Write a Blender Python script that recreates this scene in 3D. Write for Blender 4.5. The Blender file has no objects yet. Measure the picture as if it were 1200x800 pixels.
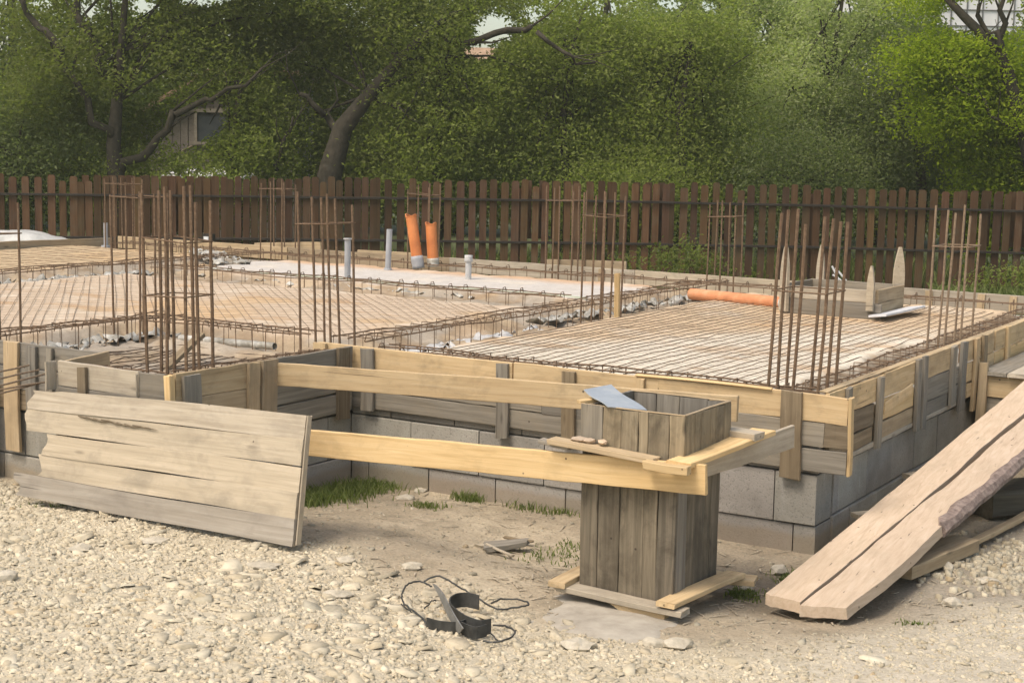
import bpy, math, random
import numpy as np
from mathutils import Vector, Matrix

random.seed(7)
rng = np.random.default_rng(11)
R = math.radians
scene = bpy.context.scene
COL = scene.collection

# ------------------------------------------------------------------ camera model
# World: X runs along the front wall (to the right), Y runs away along the right wall,
# origin at the front right corner of the foundation, Z up from the ground.
FPX = 1805.0; HCAM = 2.2
ROLL = R(1.15); PITCH = math.atan(231 / FPX)
AX, AY = 1.69626531, 8.30711055
UD = (-0.85626708, 0.51653333); VD = (0.51653333, 0.85626708)

def cw(X, Y, z=0.0):
    """heading frame (X right, Y ahead of the camera) -> world"""
    px, py = X - AX, Y - AY
    return Vector((-(px * UD[0] + py * UD[1]), px * VD[0] + py * VD[1], z))

def cwn(X, Y):
    px, py = X - AX, Y - AY
    return -(px * UD[0] + py * UD[1]), px * VD[0] + py * VD[1]

def wc(x, y):
    """world -> heading frame"""
    return AX - x * UD[0] + y * VD[0], AY - x * UD[1] + y * VD[1]

def ray(px, py):
    x = px - 600; y = 400 - py
    c, s = math.cos(ROLL), math.sin(ROLL)
    xr = x * c - y * s; yr = x * s + y * c
    cp, sp = math.cos(PITCH), math.sin(PITCH)
    return (xr, FPX * cp + yr * sp, -FPX * sp + yr * cp)

def at(px, py, z=0.0):
    d = ray(px, py); t = (z - HCAM) / d[2]
    return cw(d[0] * t, d[1] * t, z)

def atd(px, py, dist):
    d = ray(px, py); t = dist / d[1]
    return cw(d[0] * t, d[1] * t, HCAM + d[2] * t)

def proj(x, y, z):
    """world arrays -> photo pixel arrays (used to lay out soil zones and gaps in foliage)"""
    X, Y = wc(x, y); Z = z - HCAM
    cp, sp = math.cos(PITCH), math.sin(PITCH)
    yy = Y * cp - Z * sp; zz = Y * sp + Z * cp
    xr = X / yy * FPX; yr = zz / yy * FPX
    c, s = math.cos(ROLL), math.sin(ROLL)
    return 600 + xr * c + yr * s, 400 - (-xr * s + yr * c)

def W(u, v, z): return Vector((-u, v, z))

# ------------------------------------------------------------------ numpy noise
_perm = rng.random(65536).astype(np.float32)
def vnoise(x, y, z=0.0):
    x = np.asarray(x, float); y = np.asarray(y, float); z = np.zeros_like(x) + z
    xi = np.floor(x).astype(np.int64); yi = np.floor(y).astype(np.int64); zi = np.floor(z).astype(np.int64)
    fx = x - xi; fy = y - yi; fz = z - zi
    fx = fx * fx * (3 - 2 * fx); fy = fy * fy * (3 - 2 * fy); fz = fz * fz * (3 - 2 * fz)
    def h(a, b, c): return _perm[(a * 73856093 ^ b * 19349663 ^ c * 83492791) & 65535]
    def l2(c):
        a = h(xi, yi, c) * (1 - fx) + h(xi + 1, yi, c) * fx
        b = h(xi, yi + 1, c) * (1 - fx) + h(xi + 1, yi + 1, c) * fx
        return a * (1 - fy) + b * fy
    return (l2(zi) * (1 - fz) + l2(zi + 1) * fz) * 2 - 1
def fbm(x, y, o=4, z=0.0):
    s = 0; a = 1; t = 0
    for k in range(o):
        s = s + a * vnoise(x * 2 ** k + 17 * k, y * 2 ** k + 31 * k, z); t += a; a *= .5
    return s / t
def sst(a, b, x):
    t = np.clip((x - a) / (b - a), 0, 1); return t * t * (3 - 2 * t)

# ------------------------------------------------------------------ materials
def newmat(name):
    m = bpy.data.materials.new(name); m.use_nodes = True
    nt = m.node_tree; b = nt.nodes['Principled BSDF']
    b.inputs['Roughness'].default_value = .85
    b.inputs['Specular IOR Level'].default_value = .25
    return m, nt, b
def N(nt, t, **kw):
    n = nt.nodes.new(t)
    for k, v in kw.items():
        if k.startswith('_'): setattr(n, k[1:], v)
        else: n.inputs[k.replace('_', ' ')].default_value = v
    return n
def ramp(nt, fac, stops):
    r = nt.nodes.new('ShaderNodeValToRGB')
    el = r.color_ramp.elements
    while len(el) < len(stops): el.new(.5)
    for e, (p, c) in zip(el, stops):
        e.position = p; e.color = (*c, 1) if len(c) == 3 else c
    nt.links.new(fac, r.inputs[0]); return r.outputs[0]
def mixc(nt, a, b, fac, mode='MIX'):
    m = nt.nodes.new('ShaderNodeMix'); m.data_type = 'RGBA'; m.blend_type = mode
    for sock, val in ((m.inputs[6], a), (m.inputs[7], b), (m.inputs[0], fac)):
        if hasattr(val, 'links'): nt.links.new(val, sock)
        elif isinstance(val, (int, float)): sock.default_value = val
        else: sock.default_value = (*val, 1)
    return m.outputs[2]
def coords(nt, scale=(1, 1, 1), rand=True, kind='Object'):
    tc = nt.nodes.new('ShaderNodeTexCoord')
    mp = nt.nodes.new('ShaderNodeMapping'); mp.inputs['Scale'].default_value = scale
    out = tc.outputs[kind]
    if rand:
        oi = nt.nodes.new('ShaderNodeObjectInfo')
        mu = nt.nodes.new('ShaderNodeVectorMath'); mu.operation = 'MULTIPLY_ADD'
        cb = nt.nodes.new('ShaderNodeCombineXYZ')
        for i in range(3): nt.links.new(oi.outputs['Random'], cb.inputs[i])
        nt.links.new(cb.outputs[0], mu.inputs[0]); mu.inputs[1].default_value = (41, 67, 23)
        nt.links.new(out, mu.inputs[2]); out = mu.outputs[0]
    nt.links.new(out, mp.inputs[0]); return mp.outputs[0]
def noise(nt, co, scale, detail=6, rough=.6, dist=0):
    n = N(nt, 'ShaderNodeTexNoise', Scale=scale, Detail=detail, Roughness=rough, Distortion=dist)
    nt.links.new(co, n.inputs['Vector']); return n.outputs['Fac']
def bump(nt, b, h, strength=.4, dist=.01):
    bp = N(nt, 'ShaderNodeBump', Strength=strength, Distance=dist)
    nt.links.new(h, bp.inputs['Height']); nt.links.new(bp.outputs[0], b.inputs['Normal'])

def wood(name, c0, c1, c2, dirt=(.1, .085, .065), dirtamt=.35, knots=.6, rough=.85, vert=False):
    m, nt, b = newmat(name)
    S = (lambda a, q: (q, q, a)) if vert else (lambda a, q: (a, q, q))
    g = noise(nt, coords(nt, S(1.1, 26)), 1.6, 7, .62, .6)
    big = noise(nt, coords(nt, S(1.2, 4)), 1.3, 3, .5, .3)
    col = ramp(nt, g, [(.28, c0), (.5, c1), (.72, c2)])
    col = mixc(nt, col, c0, ramp(nt, big, [(.35, (0, 0, 0)), (.8, (.55, .55, .55))]))
    # knots
    co = coords(nt, S(1.6, 5.5))
    v = N(nt, 'ShaderNodeTexVoronoi', Scale=1.35, Randomness=1.0); nt.links.new(co, v.inputs['Vector'])
    k = ramp(nt, v.outputs['Distance'], [(.035, (1, 1, 1)), (.11, (0, 0, 0))])
    kk = mixc(nt, (0, 0, 0), k, knots)
    col = mixc(nt, col, tuple(x * .33 for x in c0), kk)
    # blotchy dirt, weathering
    d = noise(nt, coords(nt, (1.5, 2.2, 2.2)), 2.4, 8, .7, .4)
    col = mixc(nt, col, dirt, ramp(nt, d, [(.48, (0, 0, 0)), (.75, (dirtamt,) * 3)]))
    cr = noise(nt, coords(nt, S(.7, 34)), 1.1, 3, .5, .2)
    col = mixc(nt, col, tuple(x * .22 for x in c0), ramp(nt, cr, [(.27, (.85,) * 3), (.315, (0, 0, 0))]))
    if not vert:
        nv = N(nt, 'ShaderNodeTexVoronoi', Scale=6.5, Randomness=1.0); nt.links.new(coords(nt), nv.inputs['Vector'])
        col = mixc(nt, col, (.05, .038, .03), ramp(nt, nv.outputs['Distance'], [(.028, (.9,) * 3), (.05, (0, 0, 0))]))
    else:
        ta = nt.nodes.new('ShaderNodeAttribute'); ta.attribute_name = 'tint'
        col = mixc(nt, col, ta.outputs['Color'], 1, 'MULTIPLY')
    oi = nt.nodes.new('ShaderNodeObjectInfo')
    val = ramp(nt, oi.outputs['Random'], [(0, (.80, .80, .82)), (.5, (1, .98, .95)), (1, (1.14, 1.1, 1.04))])
    col = mixc(nt, col, val, 1.0, 'MULTIPLY')
    nt.links.new(col, b.inputs['Base Color']); b.inputs['Roughness'].default_value = rough
    bump(nt, b, g, .55, .004)
    return m

M = {}
M['new'] = wood('fresh_sawn_pine', (.42, .30, .165), (.55, .42, .25), (.63, .50, .32), dirt=(.16, .13, .09), dirtamt=.6)
M['yellow'] = wood('yellow_pine', (.50, .35, .17), (.63, .465, .25), (.70, .54, .32), dirt=(.24, .17, .09), dirtamt=.4)
M['tan'] = wood('weathered_tan_pine', (.31, .235, .145), (.42, .33, .215), (.52, .42, .29), dirtamt=.4)
M['dusty'] = wood('dusty_pale_pine', (.335, .29, .22), (.43, .375, .29), (.51, .45, .36), dirt=(.23, .205, .165), dirtamt=.8, knots=.45)
M['palegrey'] = wood('bleached_grey_wood', (.30, .262, .205), (.41, .365, .295), (.50, .455, .38), dirt=(.17, .15, .13), dirtamt=.5, knots=.5)
M['grey'] = wood('old_grey_wood', (.15, .135, .11), (.24, .22, .185), (.33, .305, .26), dirt=(.32, .26, .17), dirtamt=.35)
M['brown'] = wood('stained_brown_wood', (.13, .10, .065), (.22, .175, .115), (.32, .26, .18), dirt=(.08, .065, .05), dirtamt=.6)
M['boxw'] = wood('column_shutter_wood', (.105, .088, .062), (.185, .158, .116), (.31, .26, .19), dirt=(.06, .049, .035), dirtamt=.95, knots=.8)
M['ramp'] = wood('dusty_pink_plank', (.43, .335, .245), (.54, .43, .325), (.61, .505, .40), dirt=(.36, .30, .22), dirtamt=.4, knots=.25)
M['fence'] = wood('red_brown_fence_stain', (.058, .030, .014), (.090, .048, .023), (.135, .078, .040), dirt=(.09, .08, .055), dirtamt=.5, knots=.2, vert=True)
M['darkblock'] = wood('dark_timber', (.05, .046, .036), (.085, .078, .062), (.13, .12, .098))  # one very dark timber tone, for the block under the ramp
M['fencep'] = wood('fence_post_stain', (.07, .038, .022), (.10, .056, .032), (.14, .08, .05), dirtamt=.4)
M['shedw'] = wood('grey_shed_boards', (.24, .21, .185), (.31, .275, .245), (.37, .335, .30), dirtamt=.3)

def simple(name, stops, scale=20, rough=.8, bs=.3, bd=.004, metal=0, kind='Object', detail=6, spec=.25):
    m, nt, b = newmat(name)
    n = noise(nt, coords(nt, rand=False, kind=kind), scale, detail, .65)
    nt.links.new(ramp(nt, n, stops), b.inputs['Base Color'])
    b.inputs['Roughness'].default_value = rough; b.inputs['Metallic'].default_value = metal
    b.inputs['Specular IOR Level'].default_value = spec
    bump(nt, b, n, bs, bd); return m
M['rust'] = simple('rusty_rebar', [(.3, (.10, .062, .038)), (.55, (.17, .112, .07)), (.75, (.26, .18, .115))], 45, .75)
M['rustdark'] = simple('dark_rebar', [(.3, (.05, .034, .024)), (.55, (.10, .068, .046)), (.75, (.16, .11, .075))], 45, .75)
M['rustmesh'] = simple('mesh_steel', [(.3, (.11, .075, .05)), (.7, (.22, .155, .105))], 45, .8)
M['meshtan'] = simple('dusty_mesh_steel', [(.3, (.20, .145, .10)), (.7, (.33, .25, .18))], 45, .85)
M['rustpale'] = simple('pale_rust_rebar', [(.3, (.17, .12, .08)), (.7, (.29, .215, .145))], 45, .8)
M['orange'] = simple('orange_drain_pipe', [(.35, (.50, .17, .055)), (.6, (.66, .24, .08)), (.78, (.60, .34, .18))], 5, .45, .05, spec=.4)
M['orangedull'] = simple('dusty_orange_pipe', [(.35, (.46, .19, .09)), (.55, (.58, .25, .12)), (.75, (.55, .36, .22))], 7, .7, .1)
M['greyp'] = simple('grey_plastic_pipe', [(.35, (.30, .31, .33)), (.7, (.40, .41, .43))], 8, .45, .05)
M['cement'] = simple('cement_splash', [(.35, (.40, .40, .40)), (.7, (.58, .57, .55))], 18, .9, .5)
M['foil'] = simple('crumpled_white_foil', [(.3, (.20, .18, .145)), (.5, (.38, .36, .31)), (.72, (.68, .67, .63))], 11, .4, .4, spec=.5)
M['darkmetal'] = simple('black_sheet_steel', [(.35, (.035, .035, .033)), (.7, (.10, .10, .095))], 12, .5, .2, metal=.3)
M['toolsteel'] = simple('dull_tool_steel', [(.3, (.12, .12, .11)), (.7, (.24, .235, .22))], 12, .5, .2, metal=.2)
M['steel'] = simple('galvanised_steel', [(.3, (.36, .39, .42)), (.55, (.44, .47, .50)), (.72, (.56, .56, .54))], 9, .42, .1, metal=.35, spec=.5)
M['bark'] = simple('tree_bark', [(.3, (.030, .026, .018)), (.7, (.066, .056, .042))], 9, .95, .8, .03)
M['plankbark'] = simple('flaking_purple_bark', [(.3, (.14, .105, .09)), (.5, (.24, .185, .16)), (.72, (.36, .29, .25))], 22, .95, 1.0, .02)
M['rail'] = simple('dark_fence_rail', [(.3, (.022, .018, .015)), (.7, (.045, .036, .03))], 8)
M['tarp'] = simple('grey_plastic_sheet', [(.3, (.35, .35, .34)), (.7, (.55, .55, .53))], 5, .4)
M['glass'] = simple('dark_window_pane', [(.3, (.05, .06, .07)), (.7, (.10, .115, .125))], 3, .15, .02, spec=.5)
M['roof'] = simple('brown_roof_tiles', [(.3, (.26, .17, .11)), (.7, (.40, .28, .19))], 4)
M['petal'] = simple('white_blossom', [(.3, (.65, .62, .6)), (.7, (.85, .82, .8))], 4)
M['pane'] = simple('pale_wall_panels', [(.3, (.60, .60, .60)), (.7, (.74, .74, .74))], 1.2, .6, .02)
M['joint'] = simple('dark_panel_joint', [(.3, (.10, .10, .10)), (.7, (.15, .15, .15))], 4)
M['white'] = simple('white_plastic', [(.3, (.65, .65, .65)), (.7, (.8, .8, .8))], 4, .5)
M['styro'] = simple('pale_polystyrene', [(.3, (.50, .51, .53)), (.7, (.66, .67, .69))], 9, .7)

def block_mat():
    m, nt, b = newmat('aerated_concrete_block')
    co = coords(nt, rand=False)
    f = noise(nt, co, 90, 4, .7)
    g = noise(nt, co, 3.2, 6, .6, .5)
    s = noise(nt, coords(nt, (9, 9, 1.2), False), 1.5, 5, .6)
    col = ramp(nt, g, [(.3, (.25, .235, .205)), (.55, (.33, .312, .278)), (.78, (.395, .375, .34))])
    col = mixc(nt, col, (.48, .47, .45), ramp(nt, s, [(.62, (0, 0, 0)), (.82, (.6, .6, .6))]))
    col = mixc(nt, col, (.14, .135, .12), ramp(nt, f, [(.32, (.8,) * 3), (.45, (0, 0, 0))]))
    tcz = nt.nodes.new('ShaderNodeTexCoord'); sx_ = nt.nodes.new('ShaderNodeSeparateXYZ'); nt.links.new(tcz.outputs['Object'], sx_.inputs[0])
    az_ = nt.nodes.new('ShaderNodeMath'); az_.operation = 'MULTIPLY_ADD'; az_.inputs[1].default_value = -.13; nt.links.new(g, az_.inputs[0]); nt.links.new(sx_.outputs['Z'], az_.inputs[2])
    col = mixc(nt, col, (.27, .215, .145), ramp(nt, az_.outputs[0], [(-.0, (.6,) * 3), (.035, (0, 0, 0))]))
    at_ = nt.nodes.new('ShaderNodeAttribute'); at_.attribute_name = 'tint'
    col = mixc(nt, col, at_.outputs['Color'], 1, 'MULTIPLY')
    nt.links.new(col, b.inputs['Base Color']); b.inputs['Roughness'].default_value = .95
    bump(nt, b, f, .6, .006); return m
M['block'] = block_mat()
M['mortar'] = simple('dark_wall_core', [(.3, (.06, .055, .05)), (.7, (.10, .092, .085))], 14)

def attr_mat(name, attr, fine=60, fs=.22, bs=.5, bd=.008, rough=.95):
    """surface whose soil colour is stored per vertex (sand, clay, concrete; on the ground also a painted box shadow)"""
    m, nt, b = newmat(name)
    a = nt.nodes.new('ShaderNodeAttribute'); a.attribute_name = attr
    co = coords(nt, rand=False)
    f = noise(nt, co, fine, 8, .7); g = noise(nt, co, fine * .17, 6, .65)
    col = mixc(nt, a.outputs['Color'], ramp(nt, f, [(.25, (1 - fs * 1.6,) * 3), (.5, (1, 1, 1)), (.8, (1 + fs,) * 3)]), 1, 'MULTIPLY')
    col = mixc(nt, col, ramp(nt, g, [(.3, (.84, .83, .80)), (.7, (1.1, 1.1, 1.1))]), 1, 'MULTIPLY')
    nt.links.new(col, b.inputs['Base Color']); b.inputs['Roughness'].default_value = rough
    mx = nt.nodes.new('ShaderNodeMath'); mx.operation = 'MULTIPLY_ADD'; mx.inputs[1].default_value = .5
    nt.links.new(f, mx.inputs[0]); nt.links.new(g, mx.inputs[2])
    bump(nt, b, mx.outputs[0], bs, bd); return m
M['ground'] = attr_mat('site_soil', 'soil', 55, .3, .8, .012)
M['stone'] = attr_mat('limestone_chips', 'soil', 30, .18, .5, .006)
M['bed'] = attr_mat('sub_base_fill', 'soil', 70, .16, .45, .006)

def rock_mat():
    m, nt, b = newmat('pale_limestone')
    co = coords(nt); n = noise(nt, co, 9, 8, .7); n2 = noise(nt, co, 45, 4, .6)
    nt.links.new(mixc(nt, ramp(nt, n, [(.3, (.36, .32, .245)), (.55, (.49, .44, .35)), (.75, (.58, .53, .44))]),
                      ramp(nt, n2, [(.3, (.8, .8, .8)), (.7, (1.05, 1.05, 1.05))]), 1, 'MULTIPLY'), b.inputs['Base Color'])
    bump(nt, b, n, .7, .012); b.inputs['Roughness'].default_value = .95; return m
M['rock'] = rock_mat()

def leafmat(name, c0, c1, c2, tr=.35):
    m, nt, b = newmat(name)
    a = nt.nodes.new('ShaderNodeAttribute'); a.attribute_name = 'hue'
    n = noise(nt, coords(nt, rand=False), .55, 3, .6)
    mx = nt.nodes.new('ShaderNodeMath'); mx.operation = 'MULTIPLY_ADD'; mx.inputs[1].default_value = .55
    nt.links.new(a.outputs['Fac'], mx.inputs[0])
    sc = nt.nodes.new('ShaderNodeMath'); sc.operation = 'MULTIPLY'; sc.inputs[1].default_value = .5
    nt.links.new(n, sc.inputs[0]); nt.links.new(sc.outputs[0], mx.inputs[2])
    col = ramp(nt, mx.outputs[0], [(.2, c0), (.5, c1), (.85, c2)])
    nt.links.new(col, b.inputs['Base Color']); b.inputs['Roughness'].default_value = .8; b.inputs['Specular IOR Level'].default_value = .1
    t = nt.nodes.new('ShaderNodeBsdfTranslucent'); nt.links.new(mixc(nt, col, (1.1, 1.25, .6), 1, 'MULTIPLY'), t.inputs[0])
    ms = nt.nodes.new('ShaderNodeMixShader'); ms.inputs[0].default_value = tr
    nt.links.new(b.outputs[0], ms.inputs[1]); nt.links.new(t.outputs[0], ms.inputs[2])
    nt.links.new(ms.outputs[0], nt.nodes['Material Output'].inputs[0]); return m
L_DARK = leafmat('dark_foliage', (.095, .112, .030), (.150, .172, .050), (.21, .235, .078), .58)
L_MID = leafmat('mid_green_foliage', (.145, .175, .042), (.215, .250, .066), (.29, .325, .105), .58)
L_PALE = leafmat('pale_hazed_foliage', (.28, .315, .145), (.38, .42, .21), (.48, .51, .30), .58)  # pale green leaves, lightened further so the colour stands in for haze
L_LIME = leafmat('lime_maple_foliage', (.17, .215, .016), (.26, .325, .025), (.36, .42, .045), .58)
L_BLUE = leafmat('blue_green_foliage', (.100, .126, .052), (.150, .180, .076), (.21, .24, .11), .56)
L_GRASS = leafmat('grass_blades', (.09, .12, .03), (.155, .195, .06), (.26, .28, .12), .4)

# ------------------------------------------------------------------ object helpers
def tag(o, label=None, cat=None, group=None, kind=None):
    if label: o['label'] = label
    if cat: o['category'] = cat
    if group: o['group'] = group
    if kind: o['kind'] = kind
    return o
def thing(name, loc, label, cat, group=None):
    o = bpy.data.objects.new(name, None); COL.objects.link(o)
    o.location = loc; o.empty_display_size = .1
    return tag(o, label, cat, group)
def raw(name, V, F, mat, smooth=False):
    me = bpy.data.meshes.new(name)
    V = np.asarray(V, dtype=np.float32)
    if isinstance(F, np.ndarray):
        n, k = F.shape
        me.vertices.add(len(V)); me.vertices.foreach_set('co', V.ravel())
        me.loops.add(n * k); me.loops.foreach_set('vertex_index', F.astype(np.int32).ravel())
        me.polygons.add(n); me.polygons.foreach_set('loop_start', np.arange(0, n * k, k, dtype=np.int32))
        me.update(calc_edges=True)
    else:
        me.from_pydata([tuple(map(float, v)) for v in V], [], F)
    if mat: me.materials.append(mat)
    if smooth: me.polygons.foreach_set('use_smooth', [True] * len(me.polygons))
    me.update(); return me
def link(name, me, parent=None, loc=(0, 0, 0)):
    o = bpy.data.objects.new(name, me); COL.objects.link(o); o.location = loc
    if parent: o.parent = parent
    return o
def mk(name, V, F, mat, parent=None, loc=None, smooth=False, root=None):
    """V in world coordinates. parent at 'root' world location (its own location by default)."""
    base = Vector(root) if root is not None else (Vector(parent.location) if parent else Vector(loc or (0, 0, 0)))
    V = np.asarray(V, dtype=np.float64) - np.array(base)
    o = link(name, raw(name, V, F, mat, smooth), parent, (0, 0, 0) if parent else base)
    return o
class MB:
    def __init__(s): s.V = []; s.F = []
    def add(s, V, F):
        n = len(s.V); s.V += [tuple(v) for v in V]; s.F += [tuple(i + n for i in f) for f in F]
    def box(s, x0, x1, y0, y1, z0, z1, jit=0):
        P = [(x, y, z) for z in (z0, z1) for x, y in ((x0, y0), (x1, y0), (x1, y1), (x0, y1))]
        if jit: P = [tuple(c + random.uniform(-jit, jit) for c in p) for p in P]
        s.add(P, [(3, 2, 1, 0), (4, 5, 6, 7), (0, 1, 5, 4), (1, 2, 6, 5), (2, 3, 7, 6), (3, 0, 4, 7)])
    def tube(s, pts, r, n=7, cap=True):
        pts = [Vector(p) for p in pts]; rs = r if isinstance(r, (list, tuple)) else [r] * len(pts)
        V = []; ref = None
        for i, p in enumerate(pts):
            d = (pts[min(i + 1, len(pts) - 1)] - pts[max(i - 1, 0)]).normalized()
            if ref is None: ref = Vector((0, 0, 1)) if abs(d.z) < .9 else Vector((1, 0, 0))
            a = d.cross(ref).normalized(); b = a.cross(d).normalized(); ref = b
            for k in range(n):
                t = 2 * math.pi * k / n; V.append(p + a * math.cos(t) * rs[i] + b * math.sin(t) * rs[i])
        F = []
        for i in range(len(pts) - 1):
            for k in range(n):
                k2 = (k + 1) % n; F.append((i * n + k, i * n + k2, (i + 1) * n + k2, (i + 1) * n + k))
        if cap: F.append(tuple(range(n - 1, -1, -1))); m = (len(pts) - 1) * n; F.append(tuple(m + k for k in range(n)))
        s.add(V, F)
    def build(s, name, mat, parent=None, loc=None, smooth=False, root=None):
        return mk(name, s.V, s.F, mat, parent, loc, smooth, root)

def board(name, mat, a, b, wdir, w, t, parent=None, warp=.003, rag=.004, chamf=.003, endw=None, bow=0.0, seg=None):
    """A sawn board from a to b (centre line); width along wdir, thickness across. Local X is the grain."""
    a = Vector(a); b = Vector(b); L = (b - a).length; X = (b - a).normalized()
    Y = Vector(wdir); Y = (Y - X * Y.dot(X)).normalized(); Z = X.cross(Y)
    n = seg or max(3, int(L / .12) + 1); c = chamf; hw, ht = w / 2, t / 2
    ph = [random.uniform(0, 6.3) for _ in range(4)]
    V = []
    for i in range(n):
        s = i / (n - 1); x = -L / 2 + L * s
        ww = hw if endw is None else hw * (1 + (endw - 1) * s)
        dy = warp * math.sin(3.1 * s + ph[0]) + random.uniform(-1, 1) * .0012
        dz = warp * math.sin(4.2 * s + ph[1]) + bow * 4 * s * (1 - s)
        e1 = random.uniform(-1, 1) * .0018; e2 = random.uniform(-1, 1) * .0018
        prof = [(-ww + c + e1, -ht), (ww - c + e2, -ht), (ww + e2, -ht + c), (ww + e2, ht - c), (ww - c + e2, ht), (-ww + c + e1, ht), (-ww + e1, ht - c), (-ww + e1, -ht + c)]
        for k, (py, pz) in enumerate(prof):
            ex = 0
            if i in (0, n - 1): ex = random.uniform(-rag, rag) + math.sin(py * 40 + ph[2]) * rag
            V.append((x + ex, py + dy, pz + dz))
    F = [tuple(range(7, -1, -1))]
    for i in range(n - 1):
        for k in range(8):
            k2 = (k + 1) % 8; F.append((i * 8 + k, i * 8 + k2, (i + 1) * 8 + k2, (i + 1) * 8 + k))
    F.append(tuple((n - 1) * 8 + k for k in range(8)))
    o = link(name, raw(name, V, F, mat), parent)
    Mx = Matrix((X, Y, Z)).transposed().to_4x4(); Mx.translation = (a + b) / 2
    if parent: Mx = Matrix.Translation(-Vector(parent.location)) @ Mx
    o.matrix_basis = Mx
    return o
UP = Vector((0, 0, 1))

# ------------------------------------------------------------------ ground
def zone_gravel(x, y):
    """1 where the pale limestone rubble lies, 0 on bare dirt (borders read off the photograph)"""
    px, py = proj(x, y, np.zeros_like(x))
    bx = np.array([-2000, 0, 60, 250, 350, 420, 480, 560, 640, 760, 880, 1000, 1100, 1200, 3000])
    by = np.array([560, 562, 590, 640, 655, 668, 690, 700, 742, 752, 756, 742, 728, 716, 640])
    X, Y = wc(x, y)
    e = py + fbm(x * 2.1, y * 2.1, 3) * 22 - np.interp(px, bx, by)
    g = sst(-22, 26, e)
    return np.where(Y < 3.5, 1.0, np.where(Y > 11, 0.0, g)), px, py
def ground_z(x, y):
    x = np.asarray(x, float); y = np.asarray(y, float)
    X, Y = wc(x, y)
    m = .118 * sst(.3, -1.3, X) * sst(9.6, 8.2, Y)            # the rubble heap on the left
    m = m + .03 * sst(7.2, 6.4, Y)
    near = sst(14, 9, Y) * sst(2, 4.5, Y)
    h = fbm(x * 1.3, y * 1.3, 4) * .028 * near + fbm(x * 7, y * 7, 3) * .009 * near
    dip = -.05 * np.exp(-(((X - 1.6) / .7) ** 2 + ((Y - 7.6) / .5) ** 2))
    flat = sst(.0, .35, np.abs(x + .42) - .3) * .6 + .4
    return m + h * flat + dip - .012
def lines(a, b, step, lo, hi, grow=1.22):
    v = list(np.arange(a, b, step)); d = step
    while v[-1] < hi: d *= grow; v.append(v[-1] + d)
    d = step
    while v[0] > lo: d *= grow; v.insert(0, v[0] - d)
    return np.array(v)
gx = lines(-4.2, 4.2, .035, -450, 450); gy = lines(5.4, 10.8, .035, -60, 900)
GX, GY = np.meshgrid(gx, gy); wx, wy = cwn(GX, GY)
gz = ground_z(wx, wy)
V = np.stack([wx, wy, gz], -1).reshape(-1, 3); nx_, ny_ = len(gx), len(gy)
i0 = (np.arange(ny_ - 1)[:, None] * nx_ + np.arange(nx_ - 1)[None, :]).ravel()
F = np.stack([i0, i0 + 1, i0 + 1 + nx_, i0 + nx_], -1)
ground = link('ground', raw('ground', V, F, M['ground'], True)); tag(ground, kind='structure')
def setcol(me, arr, name='soil'):
    ca = me.color_attributes.new(name, 'FLOAT_COLOR', 'POINT')
    a = np.ones((len(arr), 4), np.float32); a[:, :3] = arr
    ca.data.foreach_set('color', a.ravel())
def mixa(a, b, t): return a * (1 - t[:, None]) + np.array(b) * t[:, None]
x_, y_ = V[:, 0], V[:, 1]
g, px, py = zone_gravel(x_, y_)
c = np.tile(np.array([.33, .275, .20]), (len(V), 1))
n1 = fbm(x_ * 1.7 + 5, y_ * 1.7, 5); n2 = fbm(x_ * 6, y_ * 6, 4)
c = mixa(c, (.42, .355, .26), sst(-.1, .5, n1)); c = mixa(c, (.235, .20, .145), sst(.1, .6, n2) * .7)
XX, YY = wc(x_, y_)
c = mixa(c, (.155, .13, .10), np.exp(-(((XX - 1.35) / .55) ** 2 + ((YY - 7.75) / .5) ** 2)) * .85)   # dark soil right of the box, with the box's shadow painted in
c = mixa(c, (.27, .24, .195), sst(1.7, 2.2, XX) * sst(10, 8, YY) * .8)                                # grey silt by the planks
c = mixa(c, (.47, .415, .315), g)
c = mixa(c, (.44, .395, .32), g * sst(.7, 1.6, XX) * .9)
c = mixa(c, (.06, .085, .03), sst(15.5, 18, YY) * .9)
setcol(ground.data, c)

# ------------------------------------------------------------------ loose limestone chips (uncountable rubble)
PH = (1 + 5 ** .5) / 2
ICO = np.array([(-1, PH, 0), (1, PH, 0), (-1, -PH, 0), (1, -PH, 0), (0, -1, PH), (0, 1, PH), (0, -1, -PH), (0, 1, -PH), (PH, 0, -1), (PH, 0, 1), (-PH, 0, -1), (-PH, 0, 1)]) / 1.9
ICF = np.array([(0, 11, 5), (0, 5, 1), (0, 1, 7), (0, 7, 10), (0, 10, 11), (1, 5, 9), (5, 11, 4), (11, 10, 2), (10, 7, 6), (7, 1, 8), (3, 9, 4), (3, 4, 2), (3, 2, 6), (3, 6, 8), (3, 8, 9), (4, 9, 5), (2, 4, 11), (6, 2, 10), (8, 6, 7), (9, 8, 1)])
HEX = np.array([(math.cos(k * math.pi / 3), math.sin(k * math.pi / 3)) for k in range(6)])
HF4 = np.array([(k, (k + 1) % 6, 6 + (k + 1) % 6, 6 + k) for k in range(6)] + [(6, 7, 8, 9), (6, 9, 10, 11)])
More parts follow.
